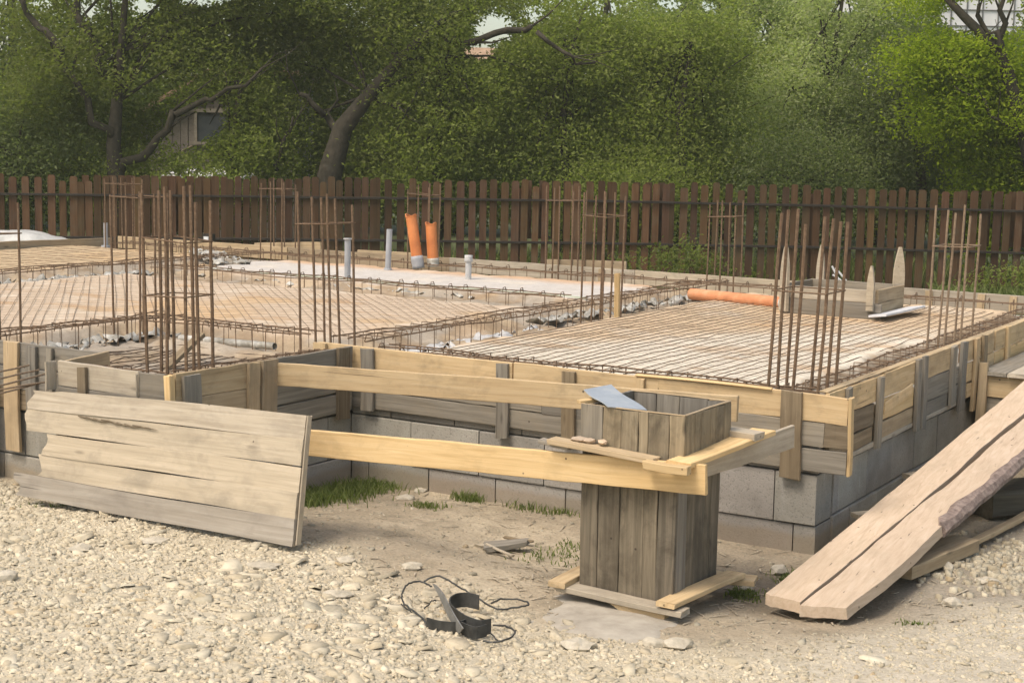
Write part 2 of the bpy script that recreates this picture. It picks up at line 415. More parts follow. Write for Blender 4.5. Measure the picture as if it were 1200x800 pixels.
def chips(X, Y, size, flat, colour, zoff=.25):
    """angular limestone flakes: an irregular six sided plate with broken, slanting sides"""
    n = len(X); wx, wy = cwn(X, Y); z = ground_z(wx, wy)
    rad = rng.uniform(.35, 1.1, (n, 6)); asp = rng.uniform(.45, 1.0, n)
    ang = rng.normal(0, .16, (n, 6)); c6, s6 = np.cos(ang), np.sin(ang)
    hx = (HEX[None, :, 0] * c6 - HEX[None, :, 1] * s6) * rad; hy = (HEX[None, :, 0] * s6 + HEX[None, :, 1] * c6) * rad
    P = np.zeros((n, 12, 3)); ins = rng.uniform(.78, 1.0, (n, 6))
    P[:, :6, 0] = hx; P[:, :6, 1] = hy; P[:, 6:, 0] = hx * ins; P[:, 6:, 1] = hy * ins
    P[:, :6, 2] = -1.0; P[:, 6:, 2] = .5 + rng.normal(0, .16, (n, 6))
    P[:, :, 0] *= size[:, None]; P[:, :, 1] *= (size * asp)[:, None]; P[:, :, 2] *= (size * flat)[:, None]
    sd_ = np.where(size > .02, .20, .32); tx, ty = rng.normal(0, 1, n) * sd_, rng.normal(0, 1, n) * sd_
    P[:, :, 2] += P[:, :, 0] * tx[:, None] + P[:, :, 1] * ty[:, None]
    a = rng.uniform(0, 6.283, n); ca, sa = np.cos(a)[:, None], np.sin(a)[:, None]
    x = P[:, :, 0] * ca - P[:, :, 1] * sa; y = P[:, :, 0] * sa + P[:, :, 1] * ca
    P = np.stack([x + wx[:, None], y + wy[:, None], P[:, :, 2] + (z + size * flat * zoff + np.where(size > .02, size * flat * .35 + .002, 0))[:, None]], -1).reshape(-1, 3)
    F = (HF4[None] + (np.arange(n) * 12)[:, None, None]).reshape(-1, 4)
    return P, F, np.repeat(colour, 12, 0)
def outside_found(x, y, m=.03):
    u = -x; inside = ((u > -m) & (u < 13) & (y > -m)) | ((u > 4.0) & (y > -1.33)) | ((u > 3.15) & (u < 4.1) & (y > -1.75))
    inside |= (np.abs(u - .42) < .30) & (np.abs(y + 1.22) < .33)
    return ~inside
def scatter(n, x0, x1, y0, y1, keep):
    X = rng.uniform(x0, x1, n); Y = rng.uniform(y0, y1, n)
    wx, wy = cwn(X, Y); g, px, py = zone_gravel(wx, wy)
    k = outside_found(wx, wy) & (rng.random(n) < keep(g, X, Y, px, py))
    return X[k], Y[k], g[k]
def stonecol(n, X):
    t = rng.random(n)[:, None]; base = np.array([.58, .52, .40]) * t + np.array([.46, .395, .285]) * (1 - t)
    base = base * rng.normal(1, .065, (n, 1))
    base[rng.random(n) < .02] *= np.array([.92, .84, .74]); base[rng.random(n) < .06] *= np.array([.80, .82, .84])
    gr = (rng.random(n) < np.clip((X + .2) * .35, 0, .7)); base[gr] *= np.array([.92, .93, .94])
    return np.clip(base, .1, .72)
PV, PF, PC = [], [], []; off = 0
for n, s0, s1, fl, keep in [
    (60000, .004, .011, .5, lambda g, X, Y, px, py: .20 + .8 * g),
    (36000, .011, .022, .32, lambda g, X, Y, px, py: .03 + g * (.97 - .62 * sst(.5, 1.8, X))),
    (11000, .018, .038, .22, lambda g, X, Y, px, py: .010 + g * (.95 - .85 * sst(.0, 1.5, X)) * (.35 + .65 * sst(-.3, .4, fbm(X * 1.8, Y * 1.8, 2)))),
    (2300, .034, .085, .15, lambda g, X, Y, px, py: g * (.9 - .8 * sst(.0, 1.3, X)) * (.3 + .7 * sst(-.2, .4, fbm(X * 1.3 + 4, Y * 1.3, 2))))]:
    X, Y, g = scatter(int(n * 1.25), -4.3, 5.0, 5.5, 10.6, keep)
    s = rng.uniform(s0, s1, len(X)) ; P, F_, C_ = chips(X, Y, s, np.full(len(X), fl) * rng.uniform(.6, 1.3, len(X)), stonecol(len(X), X) * (.66 + .34 * g[:, None]))
    PV.append(P); PF.append(F_ + off); PC.append(C_); off += len(P)
# a spill of rubble behind the thin boards on the right
n = 900; X = rng.normal(2.75, .28, n); Y = rng.normal(8.05, .28, n); s = rng.uniform(.008, .035, n)
P, F_, C_ = chips(X, Y, s, np.full(n, .5), stonecol(n, X) * .8); PV.append(P); PF.append(F_ + off); PC.append(C_); off += len(P)
gv = link('gravel', raw('gravel', np.concatenate(PV), np.concatenate(PF), M['stone'])); setcol(gv.data, np.concatenate(PC))
tag(gv, 'pale broken limestone gravel covering the foreground', 'gravel', kind='stuff')

n = 420; X = np.concatenate([rng.uniform(-1.4, 2.4, n // 2), rng.normal(.9, .7, n - n // 2)]); Y = np.concatenate([rng.uniform(7.3, 9.9, n // 2), rng.normal(7.6, .4, n - n // 2)])
wx_, wy_ = cwn(X, Y); k = outside_found(wx_, wy_); wx_, wy_ = wx_[k], wy_[k]; gz_ = ground_z(wx_, wy_); mb = MB()
for a_, b_, c_ in zip(wx_, wy_, gz_):
    an = random.uniform(0, 6.3); L_ = random.uniform(.012, .06); w_ = random.uniform(.002, .006); d_ = Vector((math.cos(an), math.sin(an), random.uniform(-.15, .15))) * L_; n_ = Vector((-math.sin(an), math.cos(an), 0)) * w_; p_ = Vector((a_, b_, c_ + .006)); u_ = Vector((0, 0, .003))
    mb.add([p_ - d_ - n_, p_ - d_ + n_, p_ + d_ + n_ * .5, p_ + d_ - n_ * .6, p_ - d_ - n_ + u_, p_ - d_ + n_ + u_, p_ + d_ + n_ * .5 + u_, p_ + d_ - n_ * .6 + u_], [(3, 2, 1, 0), (4, 5, 6, 7), (0, 1, 5, 4), (1, 2, 6, 5), (2, 3, 7, 6), (3, 0, 4, 7)])
tag(mb.build('wood_splinters', M['dusty'], loc=(0, 0, 0)), 'tiny wood splinters strewn over the dirt round the shuttering', 'wood splinters', kind='stuff')
# larger stones one can point to
def rock(px, py, w, h, label, seed=0, flat=.5, mat=None, z=None, group='larger loose stones on the dirt'):
    p = at(px, py, 0); p.z = float(ground_z(p.x, p.y)) if z is None else z
    r = np.random.default_rng(seed); d = (p - Vector((2.838, -7.989, 2.2))).length / FPX
    s = w * d / 2
    V = ICO.copy(); F = [tuple(f) for f in ICF]
    # one subdivision for a chipped look
    nv = [tuple(v) for v in V]; cache = {}; nf = []
    def mid(i, j):
        k = (min(i, j), max(i, j))
        if k not in cache: nv.append(tuple((np.array(nv[i]) + np.array(nv[j])) / 2 * 1.06)); cache[k] = len(nv) - 1
        return cache[k]
    for a, b, c in F:
        ab, bc, ca = mid(a, b), mid(b, c), mid(c, a); nf += [(a, ab, ca), (b, bc, ab), (c, ca, bc), (ab, bc, ca)]
    V = np.array(nv) * (1 + r.normal(0, .1, (len(nv), 1))) + r.normal(0, .05, (len(nv), 3))
    V *= (s, s * r.uniform(.6, .9), s * flat); V[:, 2] = np.maximum(V[:, 2], -s * flat * .5)
    a = r.uniform(0, 3) ; ca, sa = math.cos(.5), math.sin(.5)
    V = np.stack([V[:, 0] * ca - V[:, 1] * sa, V[:, 0] * sa + V[:, 1] * ca, V[:, 2] + s * flat * .42], -1)
    o = link('stone', raw('stone', V, nf, mat or M['rock']), None, p); o.rotation_euler.z = r.uniform(-.3, .3)
    tag(o, label, 'stone', group)
for i, (px, py, w, label, fl) in enumerate([
    (1116, 703, 25, 'white angular stone lying alone on the grey silt right of the ramp planks', .6),
    (1157, 680, 30, 'flat pale stone beyond the white one, at the foot of the rubble spill', .3),
    (913, 663, 22, 'pale squarish stone against the block wall left of the ramp', .75),
    (876, 681, 20, 'half buried stone beside the green weeds right of the shuttering box', .45),
    (1110, 665, 17, 'small rounded stone below the spill right of the ramp', .7),
    (676, 763, 48, 'broad buff slab of stone in front of the concrete footing', .32),
    (792, 762, 36, 'rounded cream stone in front of the dark soil below the box', .5),
    (766, 760, 30, 'rough tan stone touching the rounded cream one on its left', .45),
    (482, 676, 28, 'thin tan stone lying just behind the scrap metal', .4),
    (8, 705, 30, 'greyish stone at the left border of the picture', .5),
    (228, 762, 17, 'small square stone standing up from the rubble at bottom left', .8),
    (395, 717, 34, 'cracked white slab left of the scrap metal and wires', .3),
    (405, 677, 26, 'narrow pale stone between leaning panel and scrap metal', .35),
    (182, 659, 34, 'long white flat stone below the middle of the leaning panel', .25),
    (95, 668, 30, 'cream flat stone in the rubble below the panel left corner', .3),
    (308, 690, 40, 'wide pale flagstone below the right half of the leaning panel', .22),
    (475, 583, 26, 'pale flat stone on the dirt beside the grass patch', .3),
    (493, 573, 18, 'grey stone by the wall behind the pale flat one', .4)]):
    rock(px, py, w, 0, label, 40 + i, fl)

# ------------------------------------------------------------------ foundation: blocks, fill
found = thing('building_foundation', W(0, 0, 0), 'grey concrete block foundation of a house with sandy fill inside, under the wooden formwork', 'foundation')
def wall(p0, p1, nrm, courses, parent, name='block_wall', thick=.25, first=.5, L=.5, seed=1, jut=0):
    """blocks laid from p0 to p1 (world xy), face outward along nrm"""
    r = random.Random(seed); d = Vector((p1[0] - p0[0], p1[1] - p0[1], 0)); T = d.length; d.normalize(); n = Vector((*nrm, 0)).normalized()
    mb = MB(); core = MB(); cols = []
    for ci, (z0, z1, off, outset) in enumerate(courses):
        s = -off
        while s < T:
            a = max(s, 0); b = min(s + L * r.uniform(.94, 1.04), T); s = b
            if b - a < .03: continue
            o = outset + r.uniform(-.004, .004); e = .004
            P = [(a + e, 0), (b - e, 0), (b - e, -thick), (a + e, -thick)]
            base = [Vector((p0[0], p0[1], 0)) + d * q[0] + n * (q[1] + o) for q in P]
            c = .005; V = []
            for zz, ins in ((z0 + .004, c), (z0 + .004 + c, 0), (z1 - .004 - c, 0), (z1 - .004, c)):
                ctr = sum(base, Vector()) / 4
                for q in base:
                    w = (ctr - q).normalized() * ins; V.append((q.x + w.x, q.y + w.y, zz + r.uniform(-.0015, .0015)))
            Fc = [(3, 2, 1, 0), (12, 13, 14, 15)]
            for k in range(3):
                for j in range(4): Fc.append((k * 4 + j, k * 4 + (j + 1) % 4, k * 4 + 4 + (j + 1) % 4, k * 4 + 4 + j))
            # orientation check so that outward normals hold either way
            mb.add(V, Fc); t = r.uniform(.86, 1.12); cols += [(t, t * r.uniform(.97, 1), t * r.uniform(.93, 1))] * 16
    o = mb.build(name, M['block'], parent)
    setcol(o.data, np.array(cols), 'tint')
    q0 = Vector((p0[0], p0[1], 0)) - n * .035; q1 = Vector((p1[0], p1[1], 0)) - n * .035
    z1 = max(c[1] for c in courses) - .01
    A = [q0 + d * .01, q1 - d * .01, q1 - n * (thick - .03) - d * .01, q0 - n * (thick - .03) + d * .01]
    core.add([(q.x, q.y, -.3) for q in A] + [(q.x, q.y, z1) for q in A], [(3, 2, 1, 0), (4, 5, 6, 7), (0, 1, 5, 4), (1, 2, 6, 5), (2, 3, 7, 6), (3, 0, 4, 7)])
    core.build('mortar_core', M['mortar'], o, root=parent.location)
    return o
CS = [(-.15, .155, .10, .012), (.155, .44, .31, 0), (.44, .70, .05, -.004)]
def cs(k, shift): return [(z0, z1, (o + shift) % .48, q) for z0, z1, o, q in CS]
wall((-3.2, 0), (0, 0), (0, -1), [(-.15, .14, .34, -.004), (.14, .43, .0, .004), (.43, .62, .2, -.01)], found, seed=3)
wall((0, .252), (0, 6.87), (1, 0), cs(0, .1), found, seed=4)
wall((-3.2, -1.69), (-3.2, -.005), (1, 0), cs(0, .2), found, seed=5)
wall((-4.05, -1.69), (-3.455, -1.69), (0, -1), cs(0, .3), found, seed=6)
wall((-12.3, -1.28), (-4.05, -1.28), (0, -1), cs(0, .0), found, seed=7)
wall((-12.3, 6.87), (0, 6.87), (0, 1), cs(0, .0), found, seed=8)
wall((-12.3, -1.02), (-12.3, 6.6), (-1, 0), cs(0, .0), found, seed=9)

def bed_z(u, v):
    """height and colour class of the fill inside the walls"""
    z = np.full(u.shape, .785)
    def tr(z, d, depth, w=.16):      # d = signed distance inside trench
        return np.minimum(z, depth + (z - depth) * (1 - sst(-w * .2, w, d)))
    def rect(u0, u1, v0, v1): return np.minimum(np.minimum(u - u0, u1 - u), np.minimum(v - v0, v1 - v))
    w = fbm(u * 2.3, v * 2.3, 4) * .13 + fbm(u * 9, v * 9, 3) * .05
    z = tr(z, rect(-1, .50, -1, 9) + w * .6, .56)
    z = tr(z, rect(-1, 3.9, -1, .50) + w * .6, .60)
    z = tr(z, rect(3.02, 3.98, -1, 9) + w, .69, .30)
    z = tr(z, rect(3.9, 10, 3.62, 4.62) + w, .70, .24)
    z = tr(z, rect(8.9, 10.0, -2, 9) + w, .69, .26)
    z = tr(z, rect(-1, 13, 6.25, 9) + w, .68)
    z = tr(z, rect(5.14, 5.86, -2, .85) + w, .69)
    z = tr(z, rect(3.8, 5.9, .1, .82) + w, .69, .24)
    z = tr(z, rect(3.0, 5.2, -2, .12) + w * .3, .715, .1)
    z = tr(z, rect(5.8, 9.4, -2, -.85) + w, .69)
    return z
us = np.arange(.03, 12.28, .045); vs = np.arange(-1.67, 6.86, .045)
Ug, Vg = np.meshgrid(us, vs); z = bed_z(Ug, Vg)
z = z + fbm(Ug * .9, Vg * .9, 3) * .018 + fbm(Ug * 5, Vg * 5, 4) * .008
trn = sst(.75, .66, z)
z = z + trn * fbm(Ug * 6, Vg * 6, 4) * .09
V = np.stack([-Ug, Vg, z], -1).reshape(-1, 3)
nu, nv_ = len(us), len(vs)
i0 = (np.arange(nv_ - 1)[:, None] * nu + np.arange(nu - 1)[None, :])
uc = Ug[:-1, :-1] + .02; vc = Vg[:-1, :-1] + .02
ok = (vc > .02) | ((uc > 4.05) & (vc > -1.25)) | ((uc > 3.22) & (uc < 4.06))
i0 = i0[ok]
F = np.stack([i0, i0 + nu, i0 + nu + 1, i0 + 1], -1)
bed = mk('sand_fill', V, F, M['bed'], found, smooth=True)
uu, vv = Ug.ravel(), Vg.ravel(); zz = bed_z(uu, vv)
c = np.tile(np.array([.50, .40, .30]), (len(uu), 1))
nA = fbm(uu * .8, vv * .8, 4); nB = fbm(uu * 2.5 + 9, vv * 2.5, 4)
r1 = (uu < 3.05) & (uu > .4) & (vv > .4) & (vv < 6.3)
c[r1] = (.64, .58, .48)
c = mixa(c, (.52, .37, .22), r1 * sst(.0, 1.2, vv - 2.6 + (uu - 1.4) * 1.0 + nA) * .75)
c = mixa(c, (.42, .26, .13), sst(.2, .5, fbm(uu * 1.6 + 3, vv * 3.5, 4)) * .6 * (zz > .77))
mp = (uu > 3.9) & (uu < 8.9) & (vv > 4.6) & (vv < 6.3)
c[mp] = (.50, .465, .43)
c = mixa(c, (.52, .32, .17), mp * sst(.5, .0, np.abs(vv - 6.15)) * .8)
lf = (uu > 10) ; c[lf] = (.47, .36, .23)
c = mixa(c, (.52, .36, .20), sst(.15, .45, nA) * .7 * (~r1) * (~mp))
c = mixa(c, (.62, .55, .45), sst(.1, .5, nB) * .5 * (~lf))
bayin = (uu > 3.2) & (uu < 5.2) & (vv < .2); c[bayin] = (.60, .54, .44)
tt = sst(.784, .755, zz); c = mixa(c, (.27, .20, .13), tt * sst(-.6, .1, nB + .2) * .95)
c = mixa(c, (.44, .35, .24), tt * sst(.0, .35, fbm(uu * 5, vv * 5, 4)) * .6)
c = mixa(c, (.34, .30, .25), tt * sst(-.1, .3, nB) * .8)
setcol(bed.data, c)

# ------------------------------------------------------------------ reinforcement
def wob(a, b, n=6, j=.004):
    a = Vector(a); b = Vector(b)
    return [a.lerp(b, i / (n - 1)) + Vector([random.uniform(-j, j) for _ in range(3)]) for i in range(n)]
def mesh_mat(name, label, region, s_main, s_cross, ang, r1, r2, loc, zb, mat, inside, jit=.006):
    """steel mesh laid on the fill: a run of bars one way, thinner ones across"""
    t = thing(name, loc, label, 'steel mesh')
    u0, u1, v0, v1 = region; cu, cv = (u0 + u1) / 2, (v0 + v1) / 2; D = math.hypot(u1 - u0, v1 - v0) / 2 + .1
    for which, (a, sp, rr) in enumerate(((ang, s_main, r1), (ang + math.pi / 2, s_cross, r2))):
        mb = MB(); du, dv = math.cos(a), math.sin(a); k = -int(D / sp)
        while k * sp < D:
            bu, bv = cu - dv * k * sp, cv + du * k * sp; k += 1
            pts = []
            def flush(pts):
                if len(pts) > 2: mb.tube(pts, rr, 4, False)
            s = -D; ph = random.uniform(0, 6)
            while s < D:
                u = bu + du * s; v = bv + dv * s
                if inside(u, v):
                    zz = float(zb(u, v)) + (.003 if which else .0) + .004 * math.sin(s * 1.7 + ph) + random.uniform(-jit, jit) * .4
                    w = .010 * math.sin(s * 1.1 + ph)
                    pts.append(W(u - dv * w, v + du * w, zz))
                else: flush(pts); pts = []
                s += .16
            flush(pts)
        if mb.V: mb.build('cross_bars' if which else 'main_bars', mat, t)
    return t
def zpan(u, v): return .800 + .018 * float(fbm(np.array([u * .9]), np.array([v * .9]), 3)[0]) + .008 * float(fbm(np.array([u * 5]), np.array([v * 5]), 2)[0])
HALF = math.pi / 2
# fast z lookup
_zi = z.copy()
def zl(u, v):
    i = min(max(int((v + 1.67) / .045), 0), nv_ - 1); j = min(max(int((u - .03) / .045), 0), nu - 1)
    return _zi[i, j] + .012
mesh_mat('reinforcing_mesh', 'rusty steel mesh with long parallel bars over the pale panel at the right', (.45, 3.05, .45, 6.1), 0.085, .17, HALF, .0034, .0009, W(1.7, 3, .8), zl, M['rustmesh'],
         lambda u, v: .47 < u < 3.0 and .5 < v < 6.1 and not (1.2 < u < 2.15 and 4.7 < v < 5.55))
mesh_mat('reinforcing_mesh', 'steel mesh over the wide sandy panel at the left, its bars running away from view', (3.9, 8.9, -.9, 3.6), 0.075, .19, R(44.5), .0026, .0009, W(6.5, 1.5, .8), zl, M['meshtan'],
         lambda u, v: (3.98 < u < 8.85 and .86 < v < 3.55 and zl(u, v) > .74) or (5.9 < u < 8.85 and -.8 < v < 3.55))
mesh_mat('reinforcing_mesh', 'small steel mesh on the cream fill inside the projecting bay', (4.0, 5.15, -1.2, .1), .11, .2, HALF, .0040, .002, W(4.5, -.5, .66), zl, M['rustdark'],
         lambda u, v: 3.45 < u < 5.12 and -1.15 < v < .08)
mesh_mat('reinforcing_mesh', 'thin steel mesh over the tan fill at the far left edge', (10.0, 12.2, -1, 6.2), .25, .3, HALF, .002, .002, W(11, 3, .8), zl, M['rust'],
         lambda u, v: 10.05 < u < 12.2 and -1.1 < v < 6.1)

def beam_cage(a, b, w, z0, z1, sp, label, group='reinforcement cages lying in the beam trenches', hooks=.03, mat=None):
    a = Vector(a); b = Vector(b); d = (b - a).normalized(); L = (b - a).length; n = Vector((-d.y, d.x, 0))
    t = thing('beam_cage', ((a + b) / 2 + Vector((0, 0, z0))), label, 'rebar cage', group); m = mat or M['rust']
    for sx in (-1, 0, 1):
        for zz in (z0, z1):
            if sx == 0 and zz == z0: continue
            mb = MB(); p0 = a + n * sx * w / 2; p1 = b + n * sx * w / 2
            k = max(4, int(L / .25)); mb.tube([q + Vector((0, 0, zz + .006 * math.sin(i * .9 + sx))) for i, q in enumerate(wob(p0, p1, k, .008))], .0058, 5)
            mb.build('long_bar', m, t)
    mb = MB(); q = w / 2 + .01
    loop = [n * -q + UP * (z0 - .01), n * q + UP * (z0 - .01), n * q + UP * (z1 + .01), n * -q + UP * (z1 + .01), n * -q + UP * (z0 - .01)]
    mb.tube(loop, .0040, 5)
    mb.tube([n * (-q) + UP * z1, n * (-q + .015) + UP * (z1 + hooks), n * (-q + .055) + UP * (z1 + hooks * .9), n * (-q + .07) + UP * (z1 - .02)], .0040, 5)
    ns = int(L / sp); me = raw('stirrup', mb.V, mb.F, m)
    if ns > 98: ns = 98; sp = L / ns
    for i in range(ns):
        o = link('stirrup', me, t, a + d * (sp * (i + .5) + random.uniform(-.02, .02)) - Vector(t.location) + Vector((0, 0, random.uniform(-.008, .008))))
        o.rotation_euler = (random.uniform(-.03, .03), random.uniform(-.03, .03), random.uniform(-.12, .12))
    return t
beam_cage(W(3.1, .17, 0), W(.1, .17, 0), .22, .58, .865, .17, 'rebar cage directly behind the light front boards, only its tied top bar and hooks showing')
beam_cage(W(.26, .3, 0), W(.26, 6.6, 0), .26, .60, .81, .13, 'rebar cage in the trench along the right hand wall with many upright stirrups')
beam_cage(W(3.5, .35, 0), W(3.5, 6.5, 0), .30, .66, .86, .15, 'rebar cage in the soil trench between the right panel and the left panel')
beam_cage(W(3.95, 4.15, 0), W(8.9, 4.15, 0), .30, .64, .84, .2, 'rebar cage in the pale green trench running across in front of the orange pipes')
beam_cage(W(9.45, -.9, 0), W(9.45, 6.4, 0), .34, .64, .84, .16, 'rebar cage in the far left trench with white foil beneath')
beam_cage(W(.4, 6.55, 0), W(12.0, 6.55, 0), .22, .66, .83, .24, 'long rebar cage against the rear formwork near the fence')
beam_cage(W(5.5, -1.05, 0), W(5.5, .75, 0), .26, .64, .86, .13, 'short rebar cage running back on the left side of the bay')
beam_cage(W(5.4, .45, 0), W(3.9, .45, 0), .26, .64, .86, .13, 'short rebar cage crossing behind the bay, above the white pipe')
beam_cage(W(4.0, -1.55, 0), W(3.3, -1.55, 0), .16, .62, .84, .12, 'very short rebar cage just inside the bay front boards')
beam_cage(W(3.36, -1.4, 0), W(3.36, -.05, 0), .16, .62, .84, .12, 'rebar cage just inside the light right side of the bay')

def col_cage(u, v, w, d, nb, label, lean=(0, 0), top=1.8, base=.6, ties=(1.55,), r=.0085, mat=None, group='upright column starter bars'):
    t = thing('column_cage', W(u, v, base), label, 'starter bars', group); m = mat or M['rust']
    if nb == 8: P = [(-1, -1), (0, -1), (1, -1), (-1, 0), (1, 0), (-1, 1), (0, 1), (1, 1)]
    elif nb == 6: P = [(-1, -1), (0, -1), (1, -1), (-1, 1), (0, 1), (1, 1)]
    else: P = [(-1, -1), (1, -1), (-1, 1), (1, 1)]
    rd = random.Random(int(u * 77 + v * 31))
    for a, b in P:
        mb = MB(); x = -u + a * w / 2; y = v + b * d / 2; tp = top + rd.uniform(-.05, .05)
        lx = lean[0] + rd.uniform(-.012, .012); ly = lean[1] + rd.uniform(-.012, .012); H = tp - base
        mb.tube([(x + lx * H * s + rd.uniform(-.003, .003), y + ly * H * s, base + H * s) for s in (0, .25, .5, .75, 1)], r, 6)
        mb.build('bar', m, t)
    for tz in ties:
        q = (w / 2 + .012, d / 2 + .012); s = tz - base; mb = MB()
        sk = rd.uniform(-.012, .012)
        mb.tube([(-u + lean[0] * s + a * q[0], v + lean[1] * s + b * q[1], tz + sk * a) for a, b in ((-1, -1), (1, -1), (1, 1), (-1, 1), (-1, -1))], .0045, 5)
        mb.build('tie', m, t)
    return t
col_cage(.215, .25, .29, .29, 8, 'eight starter bars rising from the front right corner of the slab', (.03, .0), 1.83, ties=(1.42,), r=.0095)
col_cage(.22, 3.3, .24, .30, 6, 'six starter bars with one tie on the right hand wall beyond the corner', (.02, -.0), 1.78, ties=(1.53,), mat=M['rustpale'])
col_cage(3.53, .18, .26, .26, 6, 'starter bars splaying to the left behind the inner corner of the front boards', (-.04, .01), 1.82, ties=(1.65,))
col_cage(3.36, -1.42, .30, .22, 8, 'dense bundle of starter bars inside the projecting bay', (-.02, .0), 1.88, ties=(1.62, 1.30), r=.010, base=.58)
col_cage(5.42, .35, .26, .3, 6, 'tall thin starter bars behind the bay at the left', (-.01, 0), 1.80, ties=(1.76,))
col_cage(3.22, 3.5, .20, .34, 6, 'starter bars where the two trenches cross in the middle of the slab', (.01, 0), 1.80, ties=(1.62,))
col_cage(5.42, 6.8, .32, .3, 8, 'starter bars against the rear formwork right of the orange pipes', (0, 0), 1.72, mat=M['rust'], ties=(1.6,))
col_cage(3.55, 6.85, .3, .2, 6, 'reddish starter bars in front of the fence above the lying orange pipe', (0, 0), 1.66, ties=(1.5,))
col_cage(7.35, 6.85, .3, .2, 6, 'starter bars in front of the fence just behind the two orange pipes', (0, 0), 1.70, ties=(1.6,))
col_cage(9.45, 6.75, .34, .26, 6, 'reddish starter bars by the far rear boards left of centre', (0, 0), 1.70, ties=(1.6,))
col_cage(11.6, 6.3, .36, .3, 8, 'starter bars standing at the far left rear corner near the small pipe', (0, 0), 1.66, ties=(1.6,))
col_cage(5.28, -1.10, .2, .2, 4, 'starter bar group cut by the left border of the picture', (0, 0), 1.80)

# crumpled plastic foil in the trenches
def foil(a, b, w, z, label, amp=.05, seed=0, mat=None, dens=.035):
    a = Vector(a); b = Vector(b); d = (b - a).normalized(); n = Vector((-d.y, d.x, 0)); L = (b - a).length
    nu_ = int(L / dens); nv2 = max(4, int(w / dens)); V = []; r = np.random.default_rng(seed)
    S, T = np.meshgrid(np.linspace(0, L, nu_), np.linspace(-w / 2, w / 2, nv2))
    T = T * (1 + .35 * fbm(S * 2 + seed, S * 0, 3)) + .05 * fbm(S * 3 + seed * 3, S * 0 + 4, 3)
    Z = z + amp * np.abs(fbm(S * 9 + seed, T * 9, 3)) + amp * .6 * r.random(S.shape) * (np.abs(T) < w / 2)
    P = np.stack([a.x + d.x * S + n.x * T, a.y + d.y * S + n.y * T, Z], -1).reshape(-1, 3)
    i = (np.arange(nv2 - 1)[:, None] * nu_ + np.arange(nu_ - 1)[None, :]).ravel()
    hole = (fbm(S * 4 + seed * 7, T * 6, 3).ravel()[i] + .1 * r.normal(size=len(i))) < .10
    i = i[hole]
    o = mk('plastic_foil', P, np.stack([i, i + 1, i + 1 + nu_, i + nu_], -1), mat or M['foil'], loc=(a + b) / 2 + Vector((0, 0, z)))
    s = o.modifiers.new('thickness', 'SOLIDIFY'); s.thickness = .003
    tag(o, label, 'plastic foil', 'crumpled foil under the reinforcement'); return o
foil(W(3.55, 3.0, 0), W(3.4, 6.2, 0), .20, .71, 'crumpled silver foil in the trench where it passes the middle starter bars', .09, 1)
foil(W(9.35, 0, 0), W(9.3, 4.4, 0), .28, .70, 'white foil strip in the far left trench', .07, 2)
foil(W(8.8, 5.2, 0), W(10.4, 6.4, 0), .4, .79, 'shiny white foil heap on the far fill behind the left panel', .06, 3)
foil(W(.30, .4, 0), W(.30, 4.2, 0), .22, .62, 'torn pale foil under the cage along the right hand wall', .06, 4)
foil(W(5.5, -.9, 0), W(5.48, .7, 0), .30, .68, 'bright white foil below the short cage left of the bay', .08, 5)
foil(W(8.7, 4.5, 0), W(4.0, 4.55, 0), .10, .70, 'greenish white foil lining the cross trench before the orange pipes', .05, 6, mat=None)
foil(W(3.45, .5, 0), W(3.4, 2.9, 0), .26, .68, 'grey dusty foil in the near part of the middle trench', .06, 7, mat=M['cement'])
# low upstand visible as a pale green strip on the far side of the cross trench
M['pgreen'] = simple('pale_green_board', [(.3, (.38, .42, .33)), (.7, (.54, .57, .48))], 4, .7)
board('insulation_board', M['pgreen'], W(8.75, 4.68, .71), W(3.98, 4.66, .71), UP, .17, .03, None)
tag(bpy.data.objects['insulation_board'], 'long pale green insulation board lining the far side of the cross trench', 'insulation board')

# ------------------------------------------------------------------ pipes
def pipe(name, a, b, r, mat, label, cat='pipe', n=20, group=None, collar=None):
    t = thing(name, a, label, cat, group); a = Vector(a); b = Vector(b); d = (b - a).normalized()
    mb = MB(); mb.tube([a, b], r, n, False); mb.tube([b, a], r * .9, n, False)
    # rim ring
    rf = UP if abs(d.z) < .9 else Vector((1, 0, 0)); p = d.cross(rf).normalized(); q = p.cross(d)
    V = []; F = []
    for e, c in ((0, a), (1, b)):
        o = len(V)
        for k in range(n):
            th = 2 * math.pi * k / n; w = p * math.cos(th) + q * math.sin(th); V += [c + w * r, c + w * r * .9]
        for k in range(n): k2 = (k + 1) % n; F.append((o + 2 * k, o + 2 * k2, o + 2 * k2 + 1, o + 2 * k + 1))
    mb.add(V, F); mb.build('tube', mat, t, smooth=False)
    if collar:
        c0, c1, rr, cm = collar; mb = MB(); pts = [a.lerp(b, s) for s in np.linspace(c0, c1, 5)]
        mb.tube(pts, [rr * random.uniform(.96, 1.05) for _ in pts], n); mb.build('wrapping', cm, t, smooth=True)
    return t
def halfmoon_top(t, c, r, mat):
    """torn, horn-shaped lip at the top of the cut pipe"""
    mb = MB(); V = []; n = 14; F = []
    for k in range(n + 1):
        th = math.pi * 2 * k / n; h = .028 * abs(math.cos(th)) ** 3 + .004
        for rr in (r * 1.04, r * .88):
            V += [(c[0] + rr * math.cos(th), c[1] + rr * math.sin(th), c[2] - .012), (c[0] + rr * math.cos(th) * 1.06, c[1] + rr * math.sin(th) * 1.06, c[2] + h)]
    for k in range(n):
        o = k * 4; F += [(o, o + 4, o + 5, o + 1), (o + 2, o + 3, o + 7, o + 6), (o + 1, o + 5, o + 7, o + 3)]
    mb.add(V, F); mb.build('torn_rim', mat, t)
